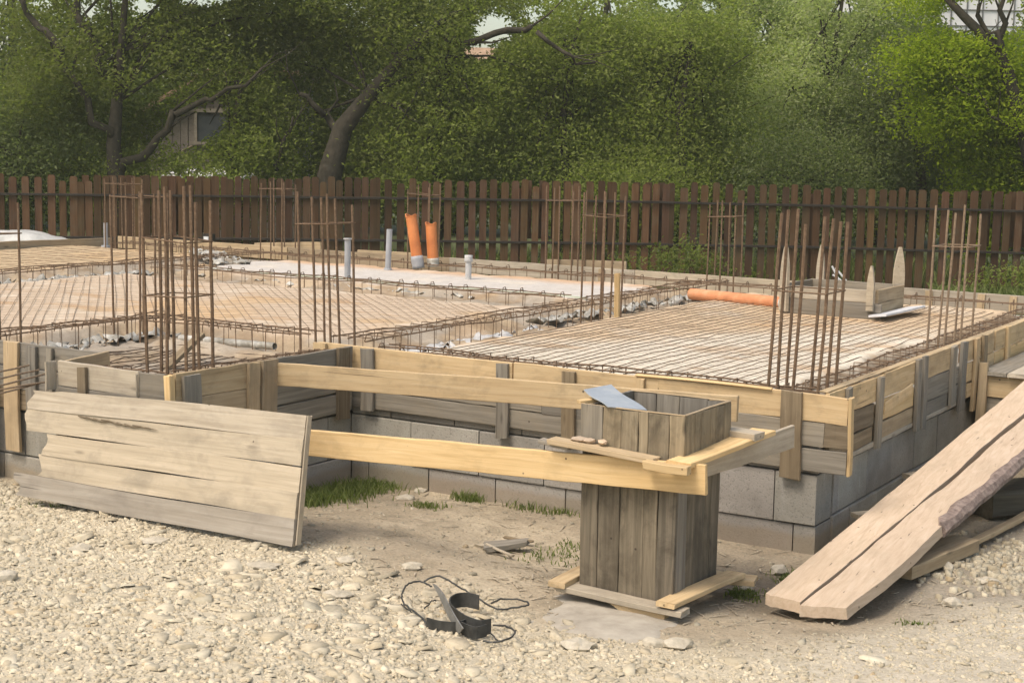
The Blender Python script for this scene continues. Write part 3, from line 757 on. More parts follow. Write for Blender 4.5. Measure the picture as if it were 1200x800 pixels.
t = pipe('drain_pipe', W(7.10, 6.40, .78), W(7.20, 6.38, 1.37), .062, M['orange'], 'taller leaning orange drain pipe, left of the pair', group='orange drain pipes', collar=(0, .24, .07, M['greyp']))
halfmoon_top(t, (-7.20, 6.38, 1.365), .062, M['orange'])
t = pipe('drain_pipe', W(6.98, 6.52, .80), W(7.02, 6.52, 1.28), .062, M['orange'], 'shorter orange drain pipe with grey foil at its foot, right of the pair', group='orange drain pipes', collar=(0, .2, .068, M['foil']))
halfmoon_top(t, (-7.02, 6.52, 1.275), .062, M['orange'])
t = pipe('drain_pipe', W(3.28, 5.45, .815), W(2.18, 5.12, .825), .055, M['orangedull'], 'orange drain pipe lying flat on the right panel', group='orange drain pipes', collar=(.93, 1.0, .055, M['cement']))
pipe('conduit_pipe', W(6.83, 4.72, .76), W(6.83, 4.72, 1.205), .032, M['greyp'], 'grey upright pipe beside the splayed starter bars', n=14, group='grey upright pipes', collar=(.97, 1.0, .044, M['cement']))
pipe('conduit_pipe', W(7.17, 5.9, .76), W(7.15, 5.9, 1.24), .032, M['greyp'], 'slim grey upright pipe left of the orange pipes', n=14, group='grey upright pipes', collar=(0, .1, .045, M['greyp']))
pipe('conduit_pipe', W(5.88, 5.55, .76), W(5.88, 5.55, 1.04), .032, M['cement'], 'short cement splashed pipe right of the orange pipes', n=14, group='grey upright pipes', collar=(.75, 1.0, .043, M['cement']))
pipe('conduit_pipe', W(11.93, 6.3, .76), W(11.93, 6.3, 1.09), .028, M['greyp'], 'small grey upright pipe at the far left corner of the slab', n=14, group='grey upright pipes', collar=(0, .12, .06, M['greyp']))
pipe('water_pipe', W(5.1, .42, .73), W(4.15, .36, .755), .026, M['foil'], 'white pipe wrapped in foil lying under the cage behind the bay', n=14)
# cement heap under orange pipe
rock(508, 306, 42, 0, 'pale cement heap at the foot of the right orange pipe', 3, .35, M['cement'], z=.80, group='spilled cement')

# ------------------------------------------------------------------ formwork
def fw(name, loc, label): return thing(name, loc, label, 'formwork', 'timber formwork around the foundation')
# front run
f = fw('front_formwork', W(1.6, 0, .4), 'front run of formwork, light top board over dark grey boards, facing the shuttering box')
y0 = -.016
board('board', M['new'], W(3.46, y0, .805), W(1.96, y0, .805), UP, .150, .025, f)
board('board', M['new'], W(1.95, y0, .806), W(.98, y0, .806), UP, .148, .025, f)
board('board', M['new'], W(.97, y0, .806), W(.155, y0, .806), UP, .150, .025, f)
board('board', M['new'], W(.115, y0 - .002, .806), W(-.16, y0 - .002, .800), UP, .150, .027, f)
board('board', M['grey'], W(3.46, y0 - .002, .667), W(1.75, y0, .660), UP, .125, .025, f)
board('board', M['grey'], W(1.745, y0, .655), W(.60, y0, .655), UP, .145, .025, f)
board('board', M['grey'], W(.595, y0 - .002, .662), W(-.03, y0 - .002, .662), UP, .135, .025, f)
board('board', M['brown'], W(-.032, y0, .662), W(-.165, y0, .662), UP, .135, .025, f)
board('board', M['grey'], W(3.45, y0, .545), W(.62, y0, .525), UP, .115, .022, f)
board('board', M['grey'], W(.61, y0 - .001, .525), W(-.165, y0 - .001, .515), UP, .125, .025, f)
board('top_batten', M['yellow'], W(1.12, y0 - .004, .886), W(.28, y0 - .004, .886), Vector((0, 1, 0)), .05, .010, f)
y1 = -.042
for u, m_, zb, zt, w_ in ((3.425, 'new', .385, .882, .10), (3.04, 'grey', .47, .875, .10), (2.015, 'grey', .41, .87, .085), (1.55, 'brown', .42, .865, .09), (.148, 'brown', .40, .885, .12)):
    board('batten', M[m_], W(u, y1, zb), W(u + .004, y1, zt), Vector((1, 0, 0)), w_, .024, f)
board('batten', M['new'], W(1.08, y1, .62), W(1.08, y1, .87), Vector((1, 0, 0)), .05, .024, f)
board('end_cleat', M['yellow'], W(-.178, y0, .455), W(-.178, y0, .88), Vector((0, 1, 0)), .045, .020, f)
# right run: the face looks to +x
f = fw('right_formwork', W(0, 3.4, .4), 'right hand run of formwork with light and grey boards above smooth block work')
xr = .028
segs = [(.02, .98, .81, .145, 'new'), (.99, 1.62, .815, .145, 'new'), (1.83, 2.42, .82, .15, 'new'), (2.86, 3.6, .82, .15, 'new'), (3.61, 5.1, .82, .15, 'new'), (5.11, 6.88, .82, .15, 'tan'),
        (.05, .80, .665, .13, 'brown'), (.9, 1.60, .665, .12, 'yellow'), (1.70, 2.84, .665, .15, 'grey'), (2.87, 3.62, .668, .13, 'new'), (3.63, 5.3, .668, .13, 'yellow'), (5.31, 6.88, .665, .13, 'tan'),
        (.05, .80, .545, .095, 'brown'), (.88, 1.62, .545, .10, 'tan'), (1.70, 2.84, .54, .09, 'grey'), (2.87, 6.88, .54, .10, 'new'), (.03, 2.86, .478, .03, 'palegrey')]
for v0, v1, zc, w_, m_ in segs:
    board('board', M[m_], (xr, v0, zc), (xr, v1 - .008, zc), UP, w_, .024, f)
for v, zb, zt, w_, m_ in ((.30, .74, .885, .07, 'grey'), (.86, .45, .88, .085, 'grey'), (1.63, .44, .90, .08, 'grey'), (1.77, .43, .905, .08, 'grey'), (2.44, .50, .90, .10, 'grey'), (2.69, .42, .905, .13, 'grey'), (3.02, .38, .90, .08, 'new'), (3.24, .42, .90, .10, 'brown'), (3.95, .42, .90, .09, 'new'), (4.8, .42, .90, .09, 'tan'), (5.8, .42, .90, .09, 'new')):
    board('batten', M[m_], (xr + .026, v, zb), (xr + .026, v, zt), Vector((0, 1, 0)), w_, .024, f)
board('top_edge', M['new'], (.0, .02, .889), (.0, 6.9, .889), Vector((1, 0, 0)), .05, .008, f)
board('patch_board', M['new'], (xr + .02, .96, .675), (xr + .02, 1.50, .725), UP, .07, .014, f)
# rear run
f = fw('rear_formwork', W(6, 6.87, .7), 'long low rear formwork board in front of the brown fence')
for a, b, m_ in ((12.3, 9.4, 'tan'), (9.39, 7.0, 'tan'), (6.99, 4.6, 'palegrey'), (4.59, 2.2, 'dusty'), (2.19, -.03, 'dusty')):
    board('board', M[m_], W(a, 6.885, .80), W(b, 6.885, .80), UP, .16, .028, f)
for u in (11.2, 9.0, 7.9, 5.0, 2.6, 1.4, .9, .6):
    board('batten', M['tan'], W(u, 6.862, .70), W(u, 6.862, .87), Vector((1, 0, 0)), .07, .018, f)
# spare boards sticking up behind the rear form
for (u0, v0, z0, u1, v1, z1, w_, label) in ((10.0, 6.97, .84, 8.95, 6.97, .90, .12, 'short tan board standing on edge behind the rear formwork left of centre'),
                                            (8.4, 6.99, .86, 7.6, 6.99, .86, .08, 'short pale board on edge behind the rear formwork near the grey pipe'),
                                            (5.75, 6.99, .86, 4.75, 6.96, .90, .13, 'tan board on edge behind the rear starter bars right of the orange pipes')):
    o = board('loose_board', M['tan'], W(u0, v0, z0), W(u1, v1, z1), UP, w_, .025); tag(o, label, 'board')
o = board('timber_stake', M['yellow'], W(3.2, 3.75, .74), W(3.2, 3.75, 1.12), Vector((1, 0, 0)), .045, .03); tag(o, 'light flat stake standing among the middle starter bars', 'stake')
# left rim, slightly curved
f = fw('left_formwork', W(12.3, 3.5, .7), 'curved low formwork board closing the far left edge of the slab')
pts = [(12.44, 3.2), (12.40, 4.3), (12.34, 5.2), (12.28, 6.0), (12.16, 6.6)]
for k in range(len(pts) - 1):
    board('board', M['tan'], W(pts[k][0], pts[k][1], .82 - .006 * k), W(pts[k + 1][0], pts[k + 1][1] + .01, .82 - .006 * (k + 1)), UP, .15, .03, f)
board('board', M['tan'], W(12.3, -1.28, .82), W(12.44, 3.19, .82), UP, .15, .03, f)
# bay
f = fw('bay_formwork', W(3.6, -1.69, .4), 'formwork box of the projecting bay, grey front and light right side, behind the leaning panel')
yb = -1.706
board('board', M['palegrey'], W(4.04, yb, .815), W(3.40, yb, .815), UP, .145, .025, f)
board('board', M['grey'], W(3.395, yb - .001, .81), W(3.20, yb - .001, .81), UP, .15, .025, f)
board('board', M['grey'], W(4.04, yb, .67), W(3.19, yb, .67), UP, .14, .025, f)
board('board', M['grey'], W(4.04, yb, .53), W(3.19, yb, .53), UP, .13, .025, f)
board('batten', M['brown'], W(3.83, yb - .025, .46), W(3.83, yb - .025, .872), Vector((1, 0, 0)), .07, .024, f)
board('batten', M['grey'], W(3.40, yb - .025, .5), W(3.40, yb - .025, .875), Vector((1, 0, 0)), .012, .01, f)
board('corner_post', M['yellow'], W(3.175, yb + .002, .45), W(3.175, yb + .002, .885), Vector((1, 0, 0)), .045, .045, f)
xb = -3.172
for v0, v1, zc, w_, m_ in ((-1.67, -.86, .812, .15, 'new'), (-1.67, -.86, .66, .145, 'tan'), (-1.67, -.86, .52, .12, 'tan'), (-.85, -.05, .81, .145, 'grey'), (-.85, -.05, .665, .14, 'grey'), (-.85, -.05, .525, .12, 'grey')):
    board('board', M[m_], (xb, v0, zc), (xb, v1, zc), UP, w_, .025, f)
for v, zb, zt, w_, m_ in ((-1.56, .48, .875, .14, 'grey'), (-1.03, .50, .88, .10, 'tan'), (-.89, .40, .89, .14, 'tan'), (-.16, .42, .885, .12, 'brown')):
    board('batten', M[m_], (xb + .025, v, zb), (xb + .025, v, zt), Vector((0, 1, 0)), w_, .024, f)
# triangular bracket end at the left of the bay
board('side_board', M['tan'], W(4.065, -1.69, .82), W(4.065, -1.30, .84), UP, .12, .022, f)
board('end_board', M['palegrey'], W(4.075, -1.75, .885), W(4.075, -1.75, .72), Vector((0, 1, 0)), .08, .014, f)
# left front run
f = fw('left_front_formwork', W(6, -1.28, .4), 'grey formwork along the left wall, cut by the border of the picture')
yl = -1.296
board('board', M['grey'], W(9.0, yl, .81), W(4.09, yl, .81), UP, .15, .025, f)
board('board', M['grey'], W(9.0, yl, .66), W(4.09, yl, .66), UP, .14, .025, f)
board('board', M['brown'], W(9.0, yl, .52), W(4.09, yl, .52), UP, .13, .025, f)
for u, zb, zt, w_, m_ in ((4.90, .19, .895, .13, 'tan'), (4.72, .44, .88, .09, 'grey'), (5.8, .3, .88, .1, 'grey'), (4.55, .43, .88, .05, 'grey')):
    board('batten', M[m_], W(u, yl - .026, zb), W(u, yl - .026, zt), Vector((1, 0, 0)), w_, .024, f)
o = board('timber_post', M['brown'], W(5.08, -1.38, -.05), W(5.10, -1.38, .78), Vector((1, 0, 0)), .09, .09); tag(o, 'dark upright post at the left border of the picture', 'post')
o = board('timber_stake', M['brown'], W(4.12, -.95, .62), W(4.18, -.35, .90), Vector((1, 0, 0)), .06, .03); tag(o, 'dark brown stake leaning inside the bay, left of the starter bars', 'stake')
# protruding thin rods at left border
for i, (pa, pb) in enumerate((((-40, 444), (34, 428)), ((-40, 452), (46, 433)), ((-40, 462), (70, 434)), ((-40, 463), (62, 446)), ((-40, 471), (46, 449)))):
    za, zb_ = .70 + .01 * i, .76 + .0 * i
    a = at(*pa, .74 - .012 * i); b = at(*pb, .76 - .012 * i); mb = MB(); mb.tube(wob(a, b, 5, .003), .006, 6)
    o = mb.build('steel_rod', M['rustpale'], loc=b)
    tag(o, ['thin steel rod, topmost of the fan poking in at the left border', 'thin steel rod, second from the top of the fan at the left border', 'longest thin steel rod of the fan at the left border', 'thin steel rod, fourth from the top of the fan at the left border', 'lowest thin steel rod of the fan at the left border'][i], 'steel rod', 'thin rods poking in at the left border')

# the small wooden opening box standing on the right panel
t = thing('opening_box', W(1.65, 5.1, .78), 'low wooden box with pointed corner stakes standing on the right panel', 'formwork box')
bx0, bx1, by0, by1 = -2.10, -1.25, 4.75, 5.5
for z0, w_, m_ in ((.85, .13, 'grey'), (.975, .11, 'palegrey')):
    board('board', M[m_], (bx0, by0, z0), (bx1 + (.05 if z0 < .9 else -.02), by0, z0), UP, w_, .025, t)
    board('board', M['tan'], (bx1, by0 + .02, z0), (bx1, by1, z0), UP, w_, .025, t)
    board('board', M['grey'], (bx0, by1, z0), (bx1, by1, z0), UP, w_, .025, t)
    board('board', M['grey'], (bx0, by0 + .02, z0), (bx0, by1, z0), UP, w_, .025, t)
def stake(x, y, z0, z1, w, t_, parent, mat, wd=(1, 0, 0)):
    n = 9; V = []; F = []
    wd = Vector(wd)
    td = Vector((wd.y, -wd.x, 0))
    for i in range(n):
        s = i / (n - 1); zz = z0 + (z1 - z0) * s; f_ = 1 if s < .55 else max(.22, 1 - ((s - .55) / .45) ** 1.8 * .8)
        for a, b in ((-1, -1), (1, -1), (1, 1), (-1, 1)):
            p = Vector((x, y, zz)) + wd * a * w / 2 * f_ + td * b * t_ / 2; V.append(p)
    for i in range(n - 1):
        for k in range(4): F.append((i * 4 + k, i * 4 + (k + 1) % 4, i * 4 + 4 + (k + 1) % 4, i * 4 + 4 + k))
    F += [(3, 2, 1, 0), tuple(4 * n - 4 + k for k in range(4))]
    return mk('stake', V, F, mat, parent)
stake(-2.06, 4.72, 0.80, 1.36, .10, .03, t, M['dusty'], (.85, -.5, 0))
stake(-2.03, 5.53, .80, 1.34, .075, .03, t, M['dusty'])
stake(-1.285, 4.71, .86, 1.24, .06, .035, t, M['dusty'])
stake(-1.30, 5.53, .80, 1.36, .10, .03, t, M['dusty'], (.8, .6, 0))
o = board('foam_sheet', M['styro'], (-1.18, 4.60, .835), (-1.12, 5.5, .835), Vector((1, 0, .15)), .16, .02); tag(o, 'pale foam strip lying along the right foot of the wooden opening box', 'foam sheet')

# ------------------------------------------------------------------ braces, leaning panel
def onv(px, py, v):
    d = ray(px, py); D = cw(d[0] + AX, d[1] + AY); D = Vector((D.x, D.y, d[2]))
    C = Vector((2.838443, -7.989283, HCAM)); s = (v - C.y) / D.y; return C + D * s
o = board('brace_board', M['new'], onv(312, 437, -.83), onv(864, 479, -.45), UP, .138, .028); tag(o, 'upper long light board running from the bay corner to behind the shuttering box', 'board', 'long brace boards')
o = board('brace_board', M['yellow'], onv(352, 518, -1.56), onv(829, 562, -1.56), UP, .142, .028); tag(o, 'lower long yellow board nailed across the front of the shuttering box', 'board', 'long brace boards')

# leaning shutter panel of five planks
t = thing('shutter_panel', onv(200, 610, -1.93), 'big weathered panel of five planks leaning against the bay', 'wooden panel')
TL, TR, BR, BL = onv(42, 455, -1.80), onv(362, 486, -1.76), onv(347, 640, -1.95), onv(22, 580, -1.93)
def pq(s, tt):   # s across 0..1 left-right, tt down 0..1
    return TL.lerp(TR, s).lerp(BL.lerp(BR, s), tt)
nrm = (TR - TL).cross(BL - TL).normalized()
if nrm.y > 0: nrm = -nrm          # towards the viewer's side
def skew_plank(name, mat, s0, s1, t0, t1, th, rag, top=0.0, off=0.0):
    """plank following the skewed outline of the panel, ragged at its left end"""
    ns, nt_ = 26, 5; c0 = pq((s0 + s1) / 2, (t0 + t1) / 2); X_ = (pq(1, .5) - pq(0, .5)).normalized(); Y_ = (nrm.cross(X_)).normalized(); Z_ = X_.cross(Y_)
    V = []; F = []; ph = random.uniform(0, 6)
    for lay in (0, 1):
        for i in range(ns):
            for j in range(nt_):
                a = i / (ns - 1); b = j / (nt_ - 1); q = s0 + (s1 - s0) * a; tq = t0 + (t1 - t0) * b
                if j == 0: tq += .006 * math.sin(a * 7 + ph) + top * (a < .12)
                if j == nt_ - 1: tq += .004 * math.sin(a * 9 + ph)
                if i == 0: q += rag * math.sin(b * 5 + ph) + random.uniform(-.3, .3) * rag
                if i == ns - 1: q += random.uniform(-.0012, .0012)
                p = pq(q, tq) + nrm * (off + .004 * math.sin(a * 4 + ph) + (th if lay == 0 else 0)); V.append(p)
    n1 = ns * nt_
    for i in range(ns - 1):
        for j in range(nt_ - 1):
            q = i * nt_ + j; F += [(q, q + 1, q + nt_ + 1, q + nt_), (n1 + q + nt_, n1 + q + nt_ + 1, n1 + q + 1, n1 + q)]
        q = i * nt_; F += [(q, q + nt_, n1 + q + nt_, n1 + q), (q + nt_ - 1, n1 + q + nt_ - 1, n1 + q + 2 * nt_ - 1, q + 2 * nt_ - 1)]
    for j in range(nt_ - 1):
        F += [(j, n1 + j, n1 + j + 1, j + 1)]; q = (ns - 1) * nt_ + j; F += [(q, q + 1, n1 + q + 1, n1 + q)]
    Mw = Matrix((X_, Y_, Z_)).transposed().to_4x4(); Mw.translation = c0; inv = Mw.inverted()
    o = link(name, raw(name, [inv @ v for v in V], F, mat), t); o.matrix_basis = Matrix.Translation(-Vector(t.location)) @ Mw
    return o
o = skew_plank('plank', M['palegrey'], 0.0, 1, 0, .19, .026, .012, top=.015); o['label'] = 'bleached grey top plank'
skew_plank('plank', M['dusty'], -.005, 1, .193, .395, .026, .010)
skew_plank('plank', M['dusty'], .085, .999, .40, .595, .026, .010)
skew_plank('plank', M['dusty'], .075, .998, .60, .795, .026, .012)
o = skew_plank('plank', M['palegrey'], .0, 1.0, .80, 1.0, .028, .02, off=.003); o['label'] = 'grey bottom plank reaching further left'
for q in (.93, .13):
    board('back_cleat', M['tan'], pq(q, .06) - nrm * .016, pq(q, .94) - nrm * .016, (1, 0, 0), .10, .025, t)
board('end_strip', M['dusty'], pq(1.004, .01) + nrm * .000, pq(1.004, .985) + nrm * .000, nrm, .04, .008, t)
# splinter hole with torn wood between the top two planks
mb = MB()
for k in range(9):
    p = pq(.20 + .03 * k, .205 + .004 * k) + nrm * .030; mb.tube([p, p + Vector((.06, -.004, random.uniform(-.012, .004))), p + Vector((.13, -.002, -.006))], [.004, .005, .001], 5)
mb.build('splinters', M['brown'], t)

# ------------------------------------------------------------------ column shuttering box
t = thing('column_shutter', W(.42, -1.22, 0), 'tall box of grey brown planks for a column, standing in the foreground', 'shuttering box')
U0, U1, V0, V1 = .665, .155, -1.50, -.99   # outer faces
ZB, ZT = .045, .955
def staves(axis, fixed, a, b, widths, m_, z0, z1, thick=.024, nm='plank'):
    x = a; sg = 1 if b > a else -1; tot = sum(widths)
    for w_ in widths:
        w2 = abs(b - a) * w_ / tot; c = x + sg * w2 / 2; x += sg * w2; top = z1 + random.uniform(-.005, .004)
        m = M[m_] if random.random() < .85 else M['grey']
        board(nm, m, (c if axis == 'x' else fixed, fixed if axis == 'x' else c, z0), (c if axis == 'x' else fixed, fixed if axis == 'x' else c, top), (1, 0, 0) if axis == 'x' else (0, 1, 0), w2 - .002, thick, t, warp=.0015)
ZM = .735
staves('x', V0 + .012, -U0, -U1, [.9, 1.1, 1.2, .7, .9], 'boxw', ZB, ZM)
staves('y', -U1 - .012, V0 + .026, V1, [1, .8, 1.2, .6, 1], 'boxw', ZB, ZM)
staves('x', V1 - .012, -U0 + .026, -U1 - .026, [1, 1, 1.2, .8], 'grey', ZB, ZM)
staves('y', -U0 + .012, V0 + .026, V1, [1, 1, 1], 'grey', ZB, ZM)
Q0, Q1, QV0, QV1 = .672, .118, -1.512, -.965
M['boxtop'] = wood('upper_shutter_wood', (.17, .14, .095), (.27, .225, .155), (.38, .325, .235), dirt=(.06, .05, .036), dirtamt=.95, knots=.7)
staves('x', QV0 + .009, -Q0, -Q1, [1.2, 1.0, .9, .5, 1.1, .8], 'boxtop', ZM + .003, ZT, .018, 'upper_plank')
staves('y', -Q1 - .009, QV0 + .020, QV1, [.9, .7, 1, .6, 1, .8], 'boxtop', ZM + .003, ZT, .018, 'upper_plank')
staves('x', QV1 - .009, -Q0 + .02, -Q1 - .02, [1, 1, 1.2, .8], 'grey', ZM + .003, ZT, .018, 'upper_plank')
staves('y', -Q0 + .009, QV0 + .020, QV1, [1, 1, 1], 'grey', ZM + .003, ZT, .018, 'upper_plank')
for a_, b_, wd_ in (((-Q0, QV0 + .009, ZT + .005), (-Q1, QV0 + .009, ZT + .005), (0, 1, 0)), ((-Q1 - .009, QV0 + .02, ZT + .005), (-Q1 - .009, QV1, ZT + .005), (1, 0, 0)), ((-Q0, QV1 - .009, ZT + .005), (-Q1 - .02, QV1 - .009, ZT + .005), (0, 1, 0))):
    board('rim_strip', M['tan'], a_, b_, wd_, .017, .006, t, warp=.001)
tt = thing('timber_collar', W(.42, -1.5, .6), 'clamp of light boards nailed round the upper part of the column box', 'timber collar')
board('front_strip', M['tan'], W(.80, -1.57, .775), W(.235, -1.57, .748), Vector((0, 1, 0)), .09, .026, tt, rag=.01)
board('short_offcut', M['palegrey'], W(.87, -1.55, .762), W(.70, -1.55, .750), Vector((0, 1, 0)), .06, .02, tt)
board('side_plank', M['yellow'], W(.09, -1.62, .755), W(.045, -.72, .775), Vector((1, 0, 0)), .125, .026, tt)
board('front_end', M['yellow'], W(.26, -1.63, .735), W(.03, -1.65, .735), Vector((0, 1, 0)), .05, .04, tt)
board('side_board', M['palegrey'], W(.132, -1.48, .69), W(.045, -.30, .69), UP, .12, .024, tt)
board('rear_offcut', M['dusty'], W(.22, -.93, .80), W(-.02, -.93, .79), Vector((0, 1, 0)), .11, .035, tt)
# torn foam/mortar lumps on the strip
rr = np.random.default_rng(5)
for k, (u_, w_) in enumerate(((.66, .05), (.60, .035), (.53, .03))):
    V_ = ICO * (w_, .03, .016) * (1 + rr.normal(0, .15, (12, 1))); p = W(u_, -1.55, .795)
    mk('mortar_lump', V_ + np.array(p), [tuple(f) for f in ICF], M['ramp'], tt)
# steel sheet
t2 = [W(.78, -1.42, 1.035), W(.68, -1.18, 1.03), W(.42, -1.40, .905), W(.56, -1.56, .945)]
A_ = [onv(684, 457, -1.42), onv(716, 451, -1.16), onv(758, 482, -1.38), onv(712, 478, -1.54)]
A_[2].z -= .0; n_ = (A_[1] - A_[0]).cross(A_[3] - A_[0]).normalized() * .004
V_ = []; F_ = []; K = 8
for i in range(K + 1):
    for j in range(K + 1):
        p = A_[0].lerp(A_[1], j / K).lerp(A_[3].lerp(A_[2], j / K), i / K); V_.append(p + n_ * (1.5 * math.sin(i * .7)))
nn = len(V_); V_ += [p - n_ for p in V_]
for i in range(K):
    for j in range(K):
        q = i * (K + 1) + j; F_ += [(q, q + 1, q + K + 2, q + K + 1), (nn + q + K + 1, nn + q + K + 2, nn + q + 1, nn + q)]
edge = [j for j in range(K + 1)] + [(i + 1) * (K + 1) + K for i in range(K)] + [K * (K + 1) + K - 1 - j for j in range(K)] + [(K - 1 - i) * (K + 1) for i in range(K - 1)]
for a, b in zip(edge, edge[1:] + edge[:1]): F_.append((a, a + nn, b + nn, b))
o = mk('steel_sheet', V_, F_, M['steel'], loc=A_[3]); tag(o, 'bluish steel sheet resting across the corner of the column box', 'steel sheet')
o = board('loose_board', M['yellow'], W(.69, -1.50, .968), W(.62, -1.36, .972), (1, 0, 0), .04, .018); tag(o, 'small bright stick under the steel sheet on the box rim', 'stick')
# bottom collar
tb = thing('timber_collar', W(.42, -1.5, .03), 'frame of flat boards laid on the ground round the foot of the column box', 'timber collar')
board('front_board', M['dusty'], W(.74, -1.555, .052), W(.055, -1.575, .045), Vector((0, 1, 0)), .10, .028, tb)
board('left_board', M['new'], W(.725, -1.62, .078), W(.715, -1.10, .085), Vector((1, 0, 0)), .09, .03, tb)
board('right_board', M['new'], W(.135, -1.63, .085), W(.065, -.95, .082), Vector((1, 0, 0)), .10, .026, tb)
board('rear_board', M['new'], W(.22, -.95, .05), W(-.02, -.90, .05), Vector((0, 1, 0)), .12, .03, tb)
# triangular prop below the front board
a, b, c_ = W(.44, -1.60, .028), W(.15, -1.60, .028), W(.17, -1.60, -.06)
mb = MB(); V_ = []
for dy in (0, .05): V_ += [a + Vector((0, dy, 0)), b + Vector((0, dy, 0)), b + Vector((0, dy, -.08)), c_ + Vector((-.03, dy, -.02))]
mb.add(V_, [(3, 2, 1, 0), (4, 5, 6, 7), (0, 1, 5, 4), (1, 2, 6, 5), (2, 3, 7, 6), (3, 0, 4, 7)]); mb.build('wedge', M['new'], tb)
# concrete footing smear
S, T = np.meshgrid(np.linspace(-1, 1, 44), np.linspace(-1, 1, 44)); Rr = np.sqrt(S ** 2 + T ** 2)
ctr = at(718, 722, 0); ax = (at(790, 738, 0) - at(612, 716, 0)); ay = (at(730, 690, 0) - at(700, 760, 0))
Xp = ctr.x + S * ax.x * .56 + T * ay.x * .56; Yp = ctr.y + S * ax.y * .56 + T * ay.y * .56
k_ = 1 + .5 * fbm(S * 2.2, T * 2.2, 4)
Zp = ground_z(Xp, Yp) + .015 * (1 - sst(.35, 1.0, Rr * k_)) - .022 * sst(.6, 1.1, Rr * k_) + fbm(Xp * 8, Yp * 8, 3) * .004
i = (np.arange(43)[:, None] * 44 + np.arange(43)[None, :]).ravel()
M['wetcon'] = simple('smeared_concrete', [(.3, (.27, .24, .195)), (.52, (.36, .325, .27)), (.72, (.43, .395, .33))], 9, .9, .4, .004, detail=9)
o = mk('concrete_footing', np.stack([Xp, Yp, Zp], -1).reshape(-1, 3), np.stack([i, i + 1, i + 45, i + 44], -1), M['wetcon'], loc=ctr, smooth=True)
tag(o, 'smooth grey smear of concrete on the ground under the column box', 'concrete footing')

# ------------------------------------------------------------------ ramp planks, side platform
def ramp_plank(e0, e1, f0, f1, th, label, wav, seed, bark=False):
    """plank between left edge e0->e1 and right edge f0->f1 with a waney outline"""
    e0, e1, f0, f1 = map(Vector, (e0, e1, f0, f1)); n = 46; K = 7; V = []; F = []
    r = np.random.default_rng(seed); mid = (e0 + f0) / 2
    for i in range(n):
        s = i / (n - 1); L_ = e0.lerp(e1, s); R_ = f0.lerp(f1, s); d = (R_ - L_)
        l = wav[0] * float(fbm(np.array([s * 6 + seed]), np.array([0.]), 3)[0]); q = wav[1] * float(fbm(np.array([s * 7 + seed * 2]), np.array([5.]), 4)[0])
        L2 = L_ + d * l; R2 = R_ + d * q; sag = -.012 * math.sin(math.pi * s)
        row = []
        for k in range(K): row.append(L2.lerp(R2, k / (K - 1)) + Vector((0, 0, sag + .0015 * r.normal())))
        bot = [p - Vector((0, 0, th)) + (d * (.04 if bark else 0)) * (k / (K - 1)) for k, p in enumerate(row)]
        V += row + bot[::-1]
    W_ = 2 * K
    for i in range(n - 1):
        for k in range(W_): F.append((i * W_ + k, i * W_ + (k + 1) % W_, (i + 1) * W_ + (k + 1) % W_, (i + 1) * W_ + k))
    F.append(tuple(range(W_ - 1, -1, -1))); F.append(tuple((n - 1) * W_ + k for k in range(W_)))
    t = thing('ramp_plank', mid, label, 'plank', 'two thick planks forming a ramp')
    # board runs along Y: turn the mesh so that local X is the grain
    b = mk('timber', V, F, M['ramp'], t)
    rot = Matrix.Rotation(-math.pi / 2, 4, 'Z'); b.data.transform(rot); b.matrix_basis = rot.inverted()
    return t, V, n, K
t1, *_ = ramp_plank(W(-.165, -1.13, .065), W(-.46, 3.55, .735), W(-.355, -1.16, .065), W(-.68, 3.55, .735), .055, 'left of the two thick ramp planks, smooth edged, nearer the block wall', (.02, .06), 3)
t2, Vr, nR, KR = ramp_plank(W(-.368, -1.19, .058), W(-.712, 3.4, .715), W(-.575, -1.12, .062), W(-.965, 3.4, .72), .055, 'right of the two thick ramp planks, with a wavy bark covered edge', (.10, .10), 9, True)
# bark strip on the outer edge
mb = MB(); Vb = []; Fb = []; rr = np.random.default_rng(4); i0_, i1_ = int(nR * .27), nR - 1; cnt = 0
for i in range(i0_, i1_ + 1):
    rw = Vr[i * 2 * KR:(i + 1) * 2 * KR]; e = rw[KR - 1]; bt = rw[KR]; out = (rw[KR - 1] - rw[0]).normalized()
    wid = .03 + .04 * abs(float(fbm(np.array([i * .31]), np.array([2.]), 3)[0])) * 2.2
    if i == i0_: wid = .02
    ps = [e - out * wid + Vector((0, 0, .004)), e - out * wid * .55 + Vector((0, 0, .010 + rr.random() * .006)), e + out * .006 + Vector((0, 0, .002)), e + out * (.022 + rr.random() * .008) - Vector((0, 0, .03)), bt + out * .012 - Vector((0, 0, .004)), bt - out * .02 - Vector((0, 0, .006))]
    Vb += [p + Vector(rr.normal(0, .0022, 3)) for p in ps]; cnt += 1
for i in range(cnt - 1):
    for k in range(5): Fb.append((i * 6 + k, i * 6 + k + 1, (i + 1) * 6 + k + 1, (i + 1) * 6 + k))
Fb += [(0, 1, 2, 3, 4, 5)]
mk('bark', Vb, Fb, M['plankbark'], t2)
